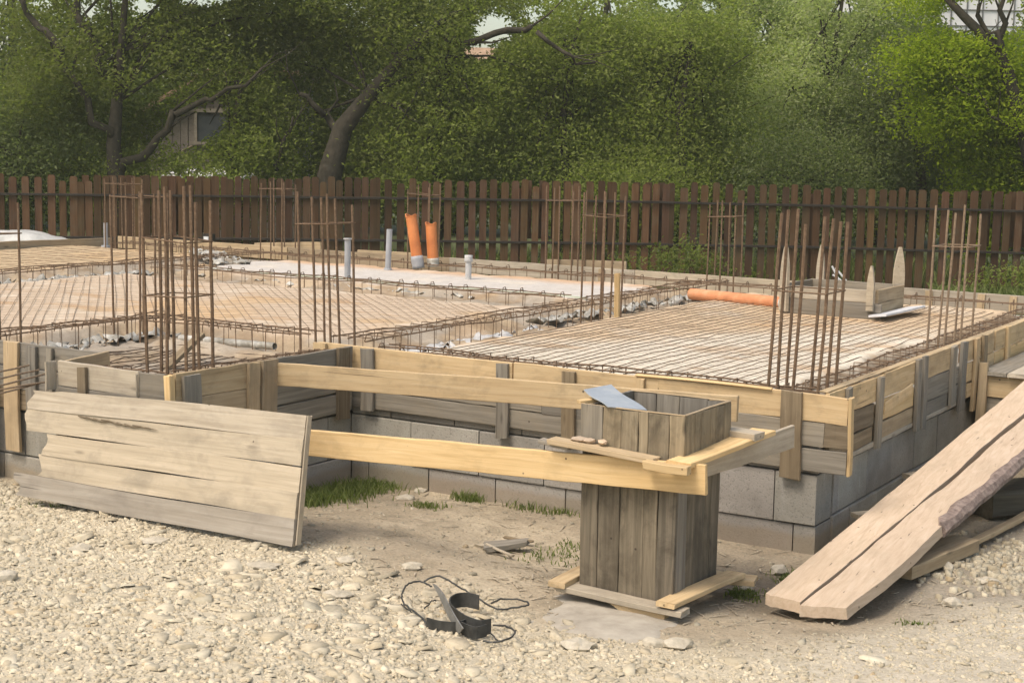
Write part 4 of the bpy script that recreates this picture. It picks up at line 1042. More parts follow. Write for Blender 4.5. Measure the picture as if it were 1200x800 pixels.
# short thick offcut under the ramp
o = board('timber_offcut', M['tan'], at(1052, 668, .05), at(1132, 636, .05) , (at(1110, 668, .05) - at(1060, 650, .05)), .16, .07, warp=.001); tag(o, 'short thick wooden offcut lying under the right ramp plank', 'timber block')
o.matrix_basis = o.matrix_basis
for a, b, w_, lab in (((1092, 629), (1141, 638), .05, 'shorter of two thin pale boards meeting on the ground right of the ramp'),
                      ((1139, 636), (1215, 596), .05, 'longer thin pale board on the ground right of the ramp, running to the border')):
    pa, pb = at(*a, .03), at(*b, .03); o = board('loose_board', M['tan'], pa, pb, (pb - pa).cross(UP), w_, .03); tag(o, lab, 'board')
o = board('loose_board', M['dusty'], W(-.10, .35, .15), W(-.26, .52, .15), (0, 1, 0), .07, .03); tag(o, 'short board end poking out between block wall and ramp, the nearer one', 'board')
o = board('loose_board', M['dusty'], W(-.06, 1.45, .18), W(-.34, 1.75, .20), (0, 1, 0), .08, .03); tag(o, 'short board end poking out between block wall and ramp, the farther one', 'board')
# side platform
t = thing('side_platform', W(-.6, 4.2, 0), 'low timber platform joined to the right hand wall, cut by the border of the picture', 'platform')
board('front_board', M['new'], W(-.07, 3.10, .555), W(-1.9, 3.10, .555), UP, .15, .028, t)
board('front_board', M['grey'], W(-.07, 3.115, .40), W(-1.9, 3.115, .40), UP, .15, .026, t)
for k in range(9):
    board('deck_board', M['palegrey' if k % 3 else 'grey'], W(-.07 - .2 * k - .1, 3.05, .647 + random.uniform(0, .006)), W(-.07 - .2 * k - .1, 6.8, .647), (1, 0, 0), .19, .028, t)
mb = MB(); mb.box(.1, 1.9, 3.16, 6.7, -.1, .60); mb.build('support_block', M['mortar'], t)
board('post', M['tan'], W(-.10, 3.07, .30), W(-.10, 3.07, .72), (1, 0, 0), .06, .05, t)
# dark steel drum/box under the ramp
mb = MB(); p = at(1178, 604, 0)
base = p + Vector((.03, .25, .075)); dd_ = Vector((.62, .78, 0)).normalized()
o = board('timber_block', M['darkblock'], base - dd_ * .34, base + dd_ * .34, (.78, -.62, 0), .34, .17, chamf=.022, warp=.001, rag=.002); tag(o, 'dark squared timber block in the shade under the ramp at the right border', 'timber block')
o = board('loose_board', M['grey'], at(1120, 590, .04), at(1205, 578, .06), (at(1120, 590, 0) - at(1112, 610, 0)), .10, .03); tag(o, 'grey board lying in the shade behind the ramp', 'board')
rock(1133, 637, 8, 0, 'tiny stone where the two thin boards meet', 77, .8)

# flat debris on the dirt
p = at(590, 641, 0); gzp = float(ground_z(p.x, p.y))
o = board('broken_tile', M['grey'], at(572, 640, gzp + .03), at(616, 636, gzp + .045), (at(590, 650, 0) - at(598, 630, 0)), .15, .03, rag=.02, endw=.55); tag(o, 'broken grey slab lying on the dirt between grass and column box', 'broken slab')
o = board('loose_board', M['dusty'], at(571, 637, gzp + .05), at(601, 652, gzp + .02), (0, 1, 0), .018, .012); tag(o, 'thin light stick lying over the broken grey slab', 'stick')
o = board('broken_tile', M['dusty'], at(560, 641, gzp + .02), at(583, 638, gzp + .02), (0, 1, 0), .06, .02, rag=.015); tag(o, 'small pale shard left of the broken grey slab', 'broken slab')
o = board('loose_board', M['brown'], at(590, 629, gzp + .02), at(622, 634, gzp + .02), (0, 1, 0), .03, .012, rag=.015); tag(o, 'dark splintered stick behind the broken grey slab', 'stick')

# ------------------------------------------------------------------ scrap metal and wires in the foreground
sp = at(545, 742, 0); sz = float(ground_z(sp.x, sp.y)) + .015
t = thing('scrap_metal', Vector((sp.x, sp.y, sz)), 'tangle of black sheet steel strips and wire loops lying on the rubble', 'scrap metal')
def G(px, py, h=0.0):      # a point on the rubble seen at this spot, lifted
    q = at(px, py, sz); q.z += h; return q
def strip(pts, w, name, up=UP, th=.003, mat=None):
    V = []; F = []; n = len(pts)
    for i, p in enumerate(pts):
        d = (pts[min(i + 1, n - 1)] - pts[max(i - 1, 0)]).normalized(); nrm = d.cross(up).normalized() * th
        ww = w[i] if isinstance(w, list) else w
        for a, b in ((0, 1), (1, 1), (1, -1), (0, -1)): V.append(p + up * ww * a + nrm * b)
    for i in range(n - 1):
        for k in range(4): F.append((i * 4 + k, i * 4 + (k + 1) % 4, i * 4 + 4 + (k + 1) % 4, i * 4 + 4 + k))
    F += [(3, 2, 1, 0), tuple(4 * n - 4 + k for k in range(4))]
    return mk(name, V, F, mat or M['darkmetal'], t)
def smooth(pts, n=24):
    P = [Vector(p) for p in pts]; out = []
    for i in range(len(P) - 1):
        p0, p1, p2, p3 = P[max(i - 1, 0)], P[i], P[i + 1], P[min(i + 2, len(P) - 1)]
        for k in range(6):
            s = k / 6; out.append(.5 * ((2 * p1) + (p2 - p0) * s + (2 * p0 - 5 * p1 + 4 * p2 - p3) * s * s + (3 * p1 - p0 - 3 * p2 + p3) * s ** 3))
    out.append(P[-1]); return out
strip(smooth([G(561, 714), G(548, 711), G(535, 712), G(527, 718), G(530, 727), G(545, 738), G(562, 744), G(575, 742)]), .07, 'curved_strip')
strip(smooth([G(500, 737), G(516, 741), G(534, 742), G(548, 738)]), .055, 'curved_strip')
strip(smooth([G(540, 742), G(556, 748), G(570, 745)]), .055, 'curved_strip')
# bent sheet tongue standing up
a0, a1, a2 = G(505, 712, .13), G(522, 728, .09), G(540, 744, .02)
strip(smooth([G(507, 698, .06), G(514, 714, .07), G(526, 733, .04), G(538, 745, .01)]), [.006 + .065 * math.sin(min(1, i / 12) * 1.57) for i in range(19)], 'bent_tongue', up=Vector((.6, -.5, .6)).normalized(), mat=M['toolsteel'])
for pts, nm in (([G(506, 699, .05), G(492, 695, .06), G(477, 699, .06), G(471, 709, .05), G(474, 717, .04), G(492, 729, .03), G(502, 737, .02)], 'wire_loop'),
                ([G(497, 692, .05), G(515, 691, .07), G(537, 701, .06), G(560, 710, .04), G(580, 717, .02), G(600, 717, .02), G(619, 713, .02), G(612, 708, .02), G(590, 706, .02), G(575, 711, .02)], 'wire_loop'),
                ([G(578, 732, .0), G(594, 736, .01), G(604, 743, .01), G(594, 751, .01), G(575, 752, .0), G(566, 750, .0)], 'wire_loop'),
                ([G(497, 718, .02), G(505, 712, .03), G(511, 708, .02)], 'wire'),
                ([G(572, 741, .02), G(580, 747, .0), G(586, 752, .0)], 'wire'), ([G(470, 710, .01), G(482, 719, .01), G(500, 731, .01)], 'wire')):
    mb = MB(); mb.tube([q + Vector([random.uniform(-.0025, .0025) for _ in range(3)]) for q in smooth(pts)], .0046 if nm == 'wire_loop' else .0035, 6); mb.build(nm, M['darkmetal'], t, smooth=True)

# ------------------------------------------------------------------ fence
t = thing('wooden_fence', atd(600, 330, 25), 'long red brown picket fence with a dark top rail behind the building site', 'fence')
topx = [-600, 0, 300, 600, 900, 1200, 1800]; topy = [196, 205, 208, 212, 217, 226, 240]
def ftop(X, Yd):
    # photo column of this fence point and height of its top
    px = 600 + X / Yd * FPX; py = float(np.interp(px, topx, topy)); p = atd(px, py, Yd); return p.z
def fY(X): return 24.7 + .03 * X
X = -14.0; bay = 0; post_x = []
while X < 14:
    mb = MB(); tc = []; x = X; x1 = X + 2.35; dens = random.random()
    while x < x1 - .05:
        w = random.uniform(.105, .125); gap = random.choice([.045, .06, .07, .085]) if dens < .7 else random.uniform(.008, .03)
        Y = fY(x); zt = ftop(x, Y) + random.uniform(-.03, .03) + (.0 if random.random() < .9 else -.08); ln = random.uniform(-.008, .008)
        o_ = random.uniform(-.006, .006)
        a = cw(x, Y + o_, 0); b = cw(x + w, Y + o_, 0); dd = (cw(0, 1) - cw(0, 0)) * .022
        V_ = []
        for k_, q in ((0, a), (1, b)):
            pass
        lx = (b - a) * ln / w
        for off in (Vector(), dd):
            for q, zz in ((a, -.02), (b, -.02), (b + lx, zt - .03), (b + lx - (b - a) * .18, zt), (a + lx + (b - a) * .18, zt), (a + lx, zt - .03)):
                V_.append((q.x + off.x, q.y + off.y, zz))
        F_ = [(0, 1, 2, 3, 4, 5), (11, 10, 9, 8, 7, 6)] + [(k, k + 6, (k + 1) % 6 + 6, (k + 1) % 6) for k in range(6)]
        mb.add(V_, F_); x += w + gap
        tv = random.uniform(.62, 1.3); tc += [(tv, tv * random.uniform(.92, 1.08), tv * random.uniform(.9, 1.15))] * 12
    o = mb.build('picket_panel', M['fence'], t); setcol(o.data, np.array(tc), 'tint')
    # doubled pickets behind in some bays
    if bay % 3 == 0:
        mb = MB(); tc = []; x = X + .06
        while x < x1 - .1:
            w = .11; Y = fY(x) + .12; zt = ftop(x, Y) + .01; a = cw(x, Y, 0); b = cw(x + w, Y, 0); dd = (cw(0, 1) - cw(0, 0)) * .02
            V_ = [(q.x + o.x, q.y + o.y, zz) for o in (Vector(), dd) for q, zz in ((a, .7), (b, .7), (b, zt), (a, zt))]
            mb.add(V_, [(0, 1, 2, 3), (7, 6, 5, 4), (0, 4, 5, 1), (1, 5, 6, 2), (2, 6, 7, 3), (3, 7, 4, 0)]); x += w + random.uniform(.03, .12); tv = random.uniform(.6, 1.1); tc += [(tv, tv, tv)] * 8
        o = mb.build('picket_panel', M['fence'], t); setcol(o.data, np.array(tc), 'tint')
    for dz in (.44, 1.28):
        Y0, Y1 = fY(X) - .03, fY(x1) - .03; zt0, zt1 = ftop(X, Y0) - dz * .8, ftop(x1, Y1) - dz * .8
        a = cw(X, Y0, zt0 + .05); b = cw(x1 + .02, Y1, zt1 + .05); board('rail', M['rail'], a, b, UP, .038, .03, t)
    Yp = fY(X) + .11; p = cw(X, Yp, 0); board('post', M['fencep'], p - Vector((0, 0, .1)), p + Vector((0, 0, ftop(X, Yp) - .12)), (1, 0, 0), .08, .08, t)
    X = x1; bay += 1

# small things behind the slab edge
p = atd(245, 277, 23.6); mb = MB(); mb.box(p.x - .09, p.x + .09, p.y - .09, p.y + .09, .55, 1.13); 
t = thing('site_box', Vector((p.x, p.y, 0)), 'dark box on a post with a white front by the fence, left of centre', 'box')
mb = MB(); mb.tube([(p.x, p.y, 0), (p.x, p.y, p.z - .05)], .03, 8); mb.build('post', M['rail'], t)
mb = MB(); mb.box(p.x - .07, p.x + .07, p.y - .06, p.y + .06, p.z - .1, p.z + .04); mb.build('cabinet', M['rail'], t)
mb = MB(); mb.box(p.x - .05, p.x + .045, p.y - .068, p.y - .061, p.z - .06, p.z + .0); mb.build('front_plate', M['white'], t)
# grey covered heap at far left
S, T = np.meshgrid(np.linspace(-1, 1, 30), np.linspace(-1, 1, 14)); ctr = atd(38, 284, 23.2); Rr = np.sqrt(S ** 2 + T ** 2)
r_ = (cw(1, 0) - cw(0, 0)); f__ = (cw(0, 1) - cw(0, 0))
Zp = (ctr.z + .17) * (1 - sst(.55, 1.05, Rr) ** 1.0) + .03 * fbm(S * 4, T * 4, 3); Zp = Zp * (1 - .25 * sst(-.2, 1, S))
i = (np.arange(13)[:, None] * 30 + np.arange(29)[None, :]).ravel()
Xp = ctr.x + r_.x * S * 1.0 + f__.x * T * .5; Yp = ctr.y + r_.y * S * 1.0 + f__.y * T * .5
o = mk('covered_heap', np.stack([Xp, Yp, Zp], -1).reshape(-1, 3), np.stack([i, i + 1, i + 31, i + 30], -1), M['tarp'], loc=(ctr.x, ctr.y, 0), smooth=True)
tag(o, 'heap under a grey plastic sheet between slab and fence at far left', 'covered heap')
# two thin white bent tubes behind the opening box
t = thing('garden_tool', atd(978, 330, 19), 'thin white bent metal rods behind the wooden opening box', 'metal rods')
for a, b in (((975, 312), (982, 326)), ((976, 322), (985, 328)), ((979, 314), (991, 328))):
    mb = MB(); mb.tube([atd(*a, 17.4), atd(*b, 17.4), atd(b[0], b[1] + 12, 17.4), Vector((*atd(b[0], b[1], 17.4)[:2], 0))], .012, 6); mb.build('rod', M['white'], t)

# ------------------------------------------------------------------ vegetation
GAPS = [(222, 152, 30, 27), (250, 138, 20, 24), (240, -2, 36, 12), (168, 8, 16, 15), (105, 12, 14, 13), (50, 4, 12, 10), (578, 34, 30, 20), (562, 62, 22, 12), (624, 18, 14, 12), (712, 8, 14, 12), (785, 5, 20, 10), (895, 42, 9, 20), (830, 8, 14, 10), (990, 8, 16, 12), (1150, 20, 52, 24), (1185, 5, 22, 9), (495, 28, 9, 6), (568, 116, 6, 5)]
def gap_keep(P, jit=6):
    px, py = proj(P[:, 0], P[:, 1], P[:, 2]); k = np.ones(len(P), bool)
    px = px + rng.normal(0, jit, len(P)); py = py + rng.normal(0, jit * .7, len(P))
    for cx_, cy_, a, b in GAPS: k &= ((px - cx_) / a) ** 2 + ((py - cy_) / b) ** 2 > 1
    return k
def leaves(C, n, r, size, mat, name, parent, gaps=True, droop=.0, stretch=(1, 1, .75), hue=None):
    """C: clump centres (world)"""
    n = int(n * 1.75); size = size * .70; m = len(C) * n
    P = np.repeat(C, n, 0) + rng.normal(0, 1, (m, 3)) * np.repeat(r, n)[:, None] * np.array(stretch)
    h = np.repeat(rng.random(len(C)) * .75, n) + rng.random(m) * .35
    if gaps: k = gap_keep(P); P = P[k]; h = h[k]
    k = P[:, 2] > .15; P = P[k]; h = h[k]; m = len(P)
    N_ = rng.normal(0, 1, (m, 3)); N_[:, 2] = np.abs(N_[:, 2]) + .35; N_ /= np.linalg.norm(N_, axis=1)[:, None]
    A = np.cross(N_, rng.normal(0, 1, (m, 3))); A /= np.linalg.norm(A, axis=1)[:, None] + 1e-9; B = np.cross(N_, A)
    s = (size * rng.uniform(.55, 1.3, m))[:, None]
    fold = N_ * s * .18
    V = np.stack([P - A * s, P - A * s * .1 + B * s * .48 + fold, P + A * s, P - A * s * .1 - B * s * .48 + fold], 1).reshape(-1, 3)
    F = np.arange(m * 4).reshape(-1, 4)
    o = mk(name, V, F, mat, parent)
    at_ = o.data.attributes.new('hue', 'FLOAT', 'POINT'); at_.data.foreach_set('value', np.repeat(np.clip(h, 0, 1), 4).astype(np.float32))
    return o
def crown_pts(lobes, n):
    """clump centres in a set of ellipsoids (heading frame X, Y, z, rx, ry, rz), denser to the surface"""
    vol = np.array([a[3] * a[4] * a[5] for a in lobes]) ** .8; vol /= vol.sum(); out = []
    for L_, f in zip(lobes, vol):
        k = max(3, int(n * f)); d = rng.normal(0, 1, (k, 3)); d /= np.linalg.norm(d, axis=1)[:, None]
        rad = rng.random(k) ** .38 * (1 + .18 * rng.normal(0, 1, k)); q = d * rad[:, None] * np.array(L_[3:6])
        X = L_[0] + q[:, 0]; Y = L_[1] + q[:, 1]; z = L_[2] + q[:, 2]; wx, wy = cwn(X, Y); out.append(np.stack([wx, wy, z], -1))
    return np.concatenate(out)
def branchy(mb, a, b, r0, r1, n=7, j=.12, side=3, sl=1.2):
    a = Vector(a); b = Vector(b); L = (b - a).length; pts = [a.lerp(b, i / (n - 1)) + Vector([random.uniform(-j, j) * (0 < i) for _ in range(3)]) for i in range(n)]
    mb.tube(pts, [r0 + (r1 - r0) * i / (n - 1) for i in range(n)], 8)
    for k in range(side):
        i = random.randint(2, n - 1); d = (b - a).normalized() + Vector([random.uniform(-.9, .9), random.uniform(-.9, .9), random.uniform(-.1, .9)])
        q = pts[i] + d.normalized() * sl * random.uniform(.5, 1); rr = (r0 + (r1 - r0) * i / (n - 1)) * .5
        mb.tube([pts[i], pts[i].lerp(q, .5) + Vector([random.uniform(-.1, .1) for _ in range(3)]), q], [rr, rr * .6, rr * .2], 5)
def tree(name, label, base, trunk, lobes, mat, nclump, per, rad, size, limbs=(), group='trees behind the fence', cat='tree', gaps=True, twig=True):
    t = thing(name, base, label, cat, group)
    mb = MB()
    if trunk: mb.tube(trunk[0], trunk[1], 10)
    for a, b, r0, r1 in limbs: branchy(mb, a, b, r0, r1)
    C = crown_pts(lobes, nclump)
    if twig:   # thin branches from the stem towards the foliage
        top = Vector(trunk[0][-1]) if trunk else Vector(base)
        for q in C[rng.integers(0, len(C), 15)]:
            q = Vector(q); st = Vector(trunk[0][random.randint(len(trunk[0]) // 2, len(trunk[0]) - 1)]) if trunk else Vector(base)
            m_ = st.lerp(q, .5) + Vector((0, 0, .15)); mb.tube([st, m_, q], [.035, .02, .006], 5)
    mb.build('trunk', M['bark'], t, smooth=True)
    leaves(C, per, np.full(len(C), rad) * rng.uniform(.6, 1.3, len(C)), size, mat, 'crown', t, gaps)
    return t
def A(px, py, d): return atd(px, py, d)

# 1 big dark tree at left, trunk visible
d1_ = 27.5
tr = [A(137, 300, d1_), A(137, 215, d1_), A(133, 170, d1_), A(137, 120, d1_ + .2), A(142, 60, d1_ + .3), A(150, -40, d1_ + .3)]
tree('broadleaf_tree', 'large dark tree at left with a forked trunk rising behind the fence', A(137, 335, d1_), (tr, [.20, .16, .13, .10, .07, .04]),
     [(-6.3, 28.4, 5.2, 2.6, 1.8, 1.5), (-8.3, 28.6, 3.9, 1.5, 1.4, 1.3), (-5.6, 28.5, 3.9, 1.4, 1.0, .9), (-7.6, 29.8, 2.6, 1.6, 1.2, 1.1), (-4.6, 29, 4.8, 1.5, 1.3, 1.2), (-9.2, 29.5, 2.2, 1.3, 1.3, 1.3), (-7.2, 26.8, 3.4, .9, .3, .6), (-5.6, 26.7, 3.7, .8, .3, .35), (-8.2, 26.9, 3.0, .7, .3, .7)],
     L_DARK, 620, 70, .27, .062,
     limbs=[(A(140, 205, d1_), A(205, 135, d1_ - .3), .09, .06), (A(205, 135, d1_ - .3), A(300, 88, d1_ - .5), .06, .025), (A(133, 170, d1_), A(72, 70, d1_ - .2), .08, .05), (A(72, 70, d1_ - .2), A(28, -10, d1_ - .2), .07, .04), (A(125, 92, d1_), A(85, -10, d1_ - .3), .09, .06)])
# 2 leaning dark trunk left of centre
tr = [A(382, 300, d1_), A(386, 205, d1_), A(402, 150, d1_), A(432, 112, d1_), A(468, 70, d1_), A(520, 20, d1_)]
tree('broadleaf_tree', 'tree with a thick trunk leaning to the right, left of the orange pipes', A(382, 335, d1_), (tr, [.26, .23, .18, .13, .09, .05]),
     [(-2.6, 28.5, 4.9, 2.3, 1.6, 1.1), (-3.9, 29.2, 3.7, 1.3, 1.2, 1.1), (-.6, 28.8, 4.3, 1.5, 1.2, .8), (-4.4, 30, 2.1, 1.0, 1.1, 1.2), (-1.6, 30.2, 3.5, 1.3, 1.2, 1.1), (-1.9, 26.9, 4.3, 1.0, .3, .5)],
     L_DARK, 480, 70, .27, .062,
     limbs=[(A(520, 45, d1_), A(630, 38, d1_ - .4), .07, .05), (A(630, 38, d1_ - .4), A(690, 78, d1_ - .6), .045, .02), (A(440, 115, d1_), A(475, 135, d1_ - .3), .03, .012), (A(402, 150, d1_), A(350, 110, d1_ + .2), .08, .04), (A(325, 200, d1_), A(338, 140, d1_), .04, .02)])
# 3..: middle bushes and trees
specs = [
 ('dense_shrub', 'dark leafy shrub behind the fence at the left border', -9.0, 27.6, [(-9.2, 27.8, 1.6, 1.6, 1.0, 1.5)], L_BLUE, 200, .055),
 ('dense_shrub', 'low green shrub between the forked tree and the grey shed', -7.4, 28.0, [(-7.3, 28.2, 1.1, 1.3, .9, .95)], L_MID, 130, .055),
 ('dense_shrub', 'leafy shrub right of the grey shed with pale blossom below', -5.0, 27.6, [(-4.9, 27.9, 1.9, 1.2, .9, 1.2), (-5.2, 28.2, 3.0, .9, .8, .7)], L_MID, 230, .055),
 ('broadleaf_tree', 'mid green bushy tree just right of the leaning trunk', -1.4, 27.6, [(-1.3, 27.8, 2.2, 1.4, 1.0, 1.5), (-.9, 28.0, 3.5, 1.2, 1.0, .9)], L_MID, 330, .055),
 ('broadleaf_tree', 'olive green tree behind the orange pipes in the middle', .9, 27.8, [(.8, 28.2, 2.3, 1.4, 1.0, 1.6), (1.2, 28.4, 3.8, 1.5, 1.1, 1.1)], L_MID, 360, .055),
 ('broadleaf_tree', 'mid green tree right of the middle behind the rear starter bars', 3.0, 27.8, [(3.0, 28.2, 2.3, 1.5, 1.0, 1.6), (3.0, 28.4, 3.9, 1.3, 1.1, 1.0)], L_MID, 360, .055),
 ('broadleaf_tree', 'tall pale green feathery tree right of centre', 4.0, 31.5, [(4.0, 31.5, 4.2, 1.7, 1.2, 1.9), (5.6, 31.8, 4.4, 1.4, 1.2, 1.5), (3.2, 31.8, 5.4, 1.2, 1, 1.0)], L_PALE, 420, .06),
 ('broadleaf_tree', 'pale willow like tree left of the dark green one at right', 6.0, 29.5, [(5.4, 29.6, 3.0, 1.3, 1.0, 1.4), (6.5, 29.8, 4.9, 1.2, 1.0, 1.0)], L_PALE, 260, .055),
 ('broadleaf_tree', 'dark blue green tree between the pale tree and the lime coloured one', 7.4, 28.3, [(7.2, 28.5, 2.6, 1.5, 1.0, 1.7), (7.9, 28.8, 4.0, 1.2, 1.0, .9)], L_BLUE, 420, .052),
 ('dense_shrub', 'dark shrub low behind the fence right of centre', 5.0, 27.2, [(5.0, 27.3, 1.4, 1.3, .7, 1.1)], L_BLUE, 170, .05),
 ('dense_shrub', 'green shrub low behind the fence below the mid green trees', 2.0, 27.0, [(2.0, 27.0, 1.1, 1.5, .7, 1.0)], L_MID, 170, .05)]
for nm, lab, bx_, by_, lobes, mt, nc, sz_ in specs:
    b = cw(bx_, by_, 0); hz = lobes[-1][2]
    tr = [b, cw(bx_ + .05, by_, hz * .35), cw(bx_ - .08, by_ + .1, hz * .7), cw(bx_ + .1, by_ + .1, hz + .2)]
    tree(nm, lab, b, (tr, [.12, .10, .07, .03]), lobes, mt, nc, 70, .25, sz_, group='trees behind the fence' if 'tree' in nm else 'shrubs behind the fence', cat='tree' if 'tree' in nm else 'shrub')
# lime maple at right, nearer
dm = 24.4 + 1.6
tr = [A(1235, 330, dm), A(1225, 250, dm), A(1203, 165, dm), A(1182, 90, dm), A(1172, 62, dm), A(1128, 18, dm), A(1098, -15, dm)]
tree('maple_tree', 'bright lime green tree at right with a dark curving trunk', A(1235, 335, dm), (tr, [.20, .17, .14, .12, .10, .07, .05]),
     [(6.95, 26.3, 3.72, .8, .6, .38), (7.3, 26.5, 2.9, .8, .6, .5), (8.5, 26.6, 3.1, 1.2, .9, .85), (7.6, 26.4, 3.75, 1.0, .8, .5), (8.6, 26.9, 1.9, 1.2, .8, .9), (9.6, 26.6, 2.6, 1.0, .9, 1.2), (7.4, 26.3, 4.85, 1.0, .7, .33), (9.9, 26.7, 3.9, .7, .7, .6), (8.6, 27.0, 1.0, 1.0, .8, .6)],
     L_LIME, 680, 75, .21, .055, twig=False, limbs=[(A(1180, 80, dm), A(1168, -15, dm), .07, .03), (A(1175, 65, dm), A(1140, 5, dm - .1), .06, .03), (A(1203, 165, dm), A(1120, 95, dm - .3), .04, .015)])
# second row: big background trees closing the view
back = [(-12, 37, 4.0, 3.0, 4.0, L_BLUE), (-8.8, 40, 4.4, 2.4, 3.2, L_MID), (-5.0, 38.5, 3.6, 2.6, 3.2, L_DARK), (-1.6, 38, 3.4, 2.8, 3.3, L_DARK), (2.0, 37.5, 3.8, 2.8, 3.5, L_MID), (5.2, 38, 4.2, 2.8, 3.6, L_PALE), (8.6, 37, 3.6, 2.8, 3.4, L_MID), (12.2, 36, 3.0, 2.6, 3.0, L_DARK), (-15.5, 36, 4, 3, 4, L_DARK), (16, 36, 4, 3, 4, L_MID)]
labs = ['tall blue green background tree filling the upper left corner', 'background tree seen through the forks of the dark left tree', 'dark background tree beyond the grey shed', 'dark background tree beyond the leaning trunk', 'mid green background tree beyond the centre of the fence', 'pale background tree forming the bright crown right of centre', 'background tree behind the lime green one', 'dark background tree at the right border', 'background tree beyond the left border', 'background tree beyond the right border']
for (X, Y, zc, rx, rz, mt), lab in zip(back, labs):
    b = cw(X, Y, 0); tr = [b, cw(X, Y, zc * .5), cw(X + .1, Y, zc + rz * .6)]
    lob = [(X, Y, zc, rx, 1.6, rz), (X + .9, Y - .4, zc * .45, rx * .8, 1.3, rz * .5), (X - 1.0, Y - .3, zc * .5, rx * .7, 1.3, rz * .5)]
    tree('background_tree', lab, b, (tr, [.22, .16, .05]), lob, mt, 430, 55, .42, .105, group='background trees in the second row')
# flowering shrub with white blossom above the fence
t = thing('blossom_shrub', A(255, 335, 26.6), 'low shrub with white blossom showing just above the fence below the shed', 'shrub')
C = crown_pts([(-5.4, 26.6, 1.35, .8, .4, .3)], 40); leaves(C, 40, np.full(len(C), .12), .05, L_MID, 'leaves', t, False)
C = crown_pts([(-5.3, 26.5, 1.55, .75, .3, .12)], 22); leaves(C, 6, np.full(len(C), .05), .035, M['petal'], 'blossom', t, False)
mb = MB(); mb.tube([A(255, 335, 26.6), A(255, 240, 26.6)], [.04, .02], 6); mb.build('stem', M['bark'], t)

# ------------------------------------------------------------------ shed and far buildings
def hb(mb, X0, X1, Y0, Y1, z0, z1):
    P = [cw(X, Y, zz) for zz in (z0, z1) for X, Y in ((X0, Y0), (X1, Y0), (X1, Y1), (X0, Y1))]
    mb.add(P, [(3, 2, 1, 0), (4, 5, 6, 7), (0, 1, 5, 4), (1, 2, 6, 5), (2, 3, 7, 6), (3, 0, 4, 7)])
t = thing('garden_shed', cw(-7, 32, 0), 'weathered grey timber shed with a dark window, half hidden by the trees at left', 'shed')
mb = MB(); x = -7.75; k = 0
while x < -4.6:
    w = random.uniform(.15, .19); hb(mb, x, x + w - .012, 32 + random.uniform(0, .012), 34.5, .1, 2.55 + .75 * min(1, max(0, (x + 7.75) / 1.2))); x += w
mb.build('wall', M['shedw'], t)
fr = MB(); hb(fr, -6.62, -6.56, 31.93, 31.99, 2.12, 2.78); hb(fr, -5.6, -5.54, 31.93, 31.99, 2.12, 2.78); hb(fr, -6.7, -5.4, 31.92, 31.985, 2.72, 2.80); hb(fr, -6.7, -5.4, 31.92, 31.985, 2.06, 2.12)
w_ = fr.build('window_frame', M['palegrey'], t)
mb = MB(); hb(mb, -6.56, -5.6, 31.96, 31.98, 2.12, 2.72); mb.build('pane', M['glass'], w_, root=t.location)
mb = MB(); P = [cw(-7.95, 31.7, 2.50), cw(-6.3, 31.7, 3.50), cw(-4.4, 31.7, 3.50), cw(-4.4, 34.8, 3.50), cw(-6.3, 34.8, 3.50), cw(-7.95, 34.8, 2.50)]
P2 = [p + Vector((0, 0, .09)) for p in P]; mb.add(P + P2, [(0, 1, 4, 5), (1, 2, 3, 4), (11, 10, 7, 6), (10, 9, 8, 7), (0, 6, 7, 1), (1, 7, 8, 2), (2, 8, 9, 3), (3, 9, 10, 4), (4, 10, 11, 5), (5, 11, 6, 0)]); mb.build('roof', M['roof'], t)
o = board('loose_board', M['tan'], A(186, 191, 30.5), A(226, 172, 31.6), UP, .06, .03); tag(o, 'pale board sloping down in front of the grey shed', 'board')
t = thing('tiled_roof_house', cw(-1.2, 58, 0), 'distant house with a brown tiled roof glimpsed through the trees above the leaning trunk', 'house')
mb = MB(); hb(mb, -4, 1.2, 58, 64, 0, 4.0); mb.build('wall', M['pane'], t)
mb = MB(); P = [cw(-4.4, 57.6, 3.9), cw(1.6, 57.6, 3.9), cw(1.6, 61, 5.9), cw(-4.4, 61, 5.9), cw(1.6, 64.4, 3.9), cw(-4.4, 64.4, 3.9)]
mb.add(P, [(0, 1, 2, 3), (3, 2, 4, 5), (0, 3, 5), (1, 4, 2)]); mb.build('roof', M['roof'], t)
t = thing('panelled_building', cw(19, 60, 0), 'distant pale grey building clad in square panels at the upper right', 'building')
mb = MB(); hb(mb, 14.5, 30, 60, 72, 0, 14); mb.build('wall', M['pane'], t)
mb = MB()
for k in range(26): hb(mb, 14.7 + .6 * k, 14.745 + .6 * k, 59.96, 60.02, 0, 13.9)
for k in range(23): hb(mb, 14.5, 30, 59.955, 60.015, .4 + .6 * k, .44 + .6 * k)
mb.build('panel_joints', M['joint'], t)

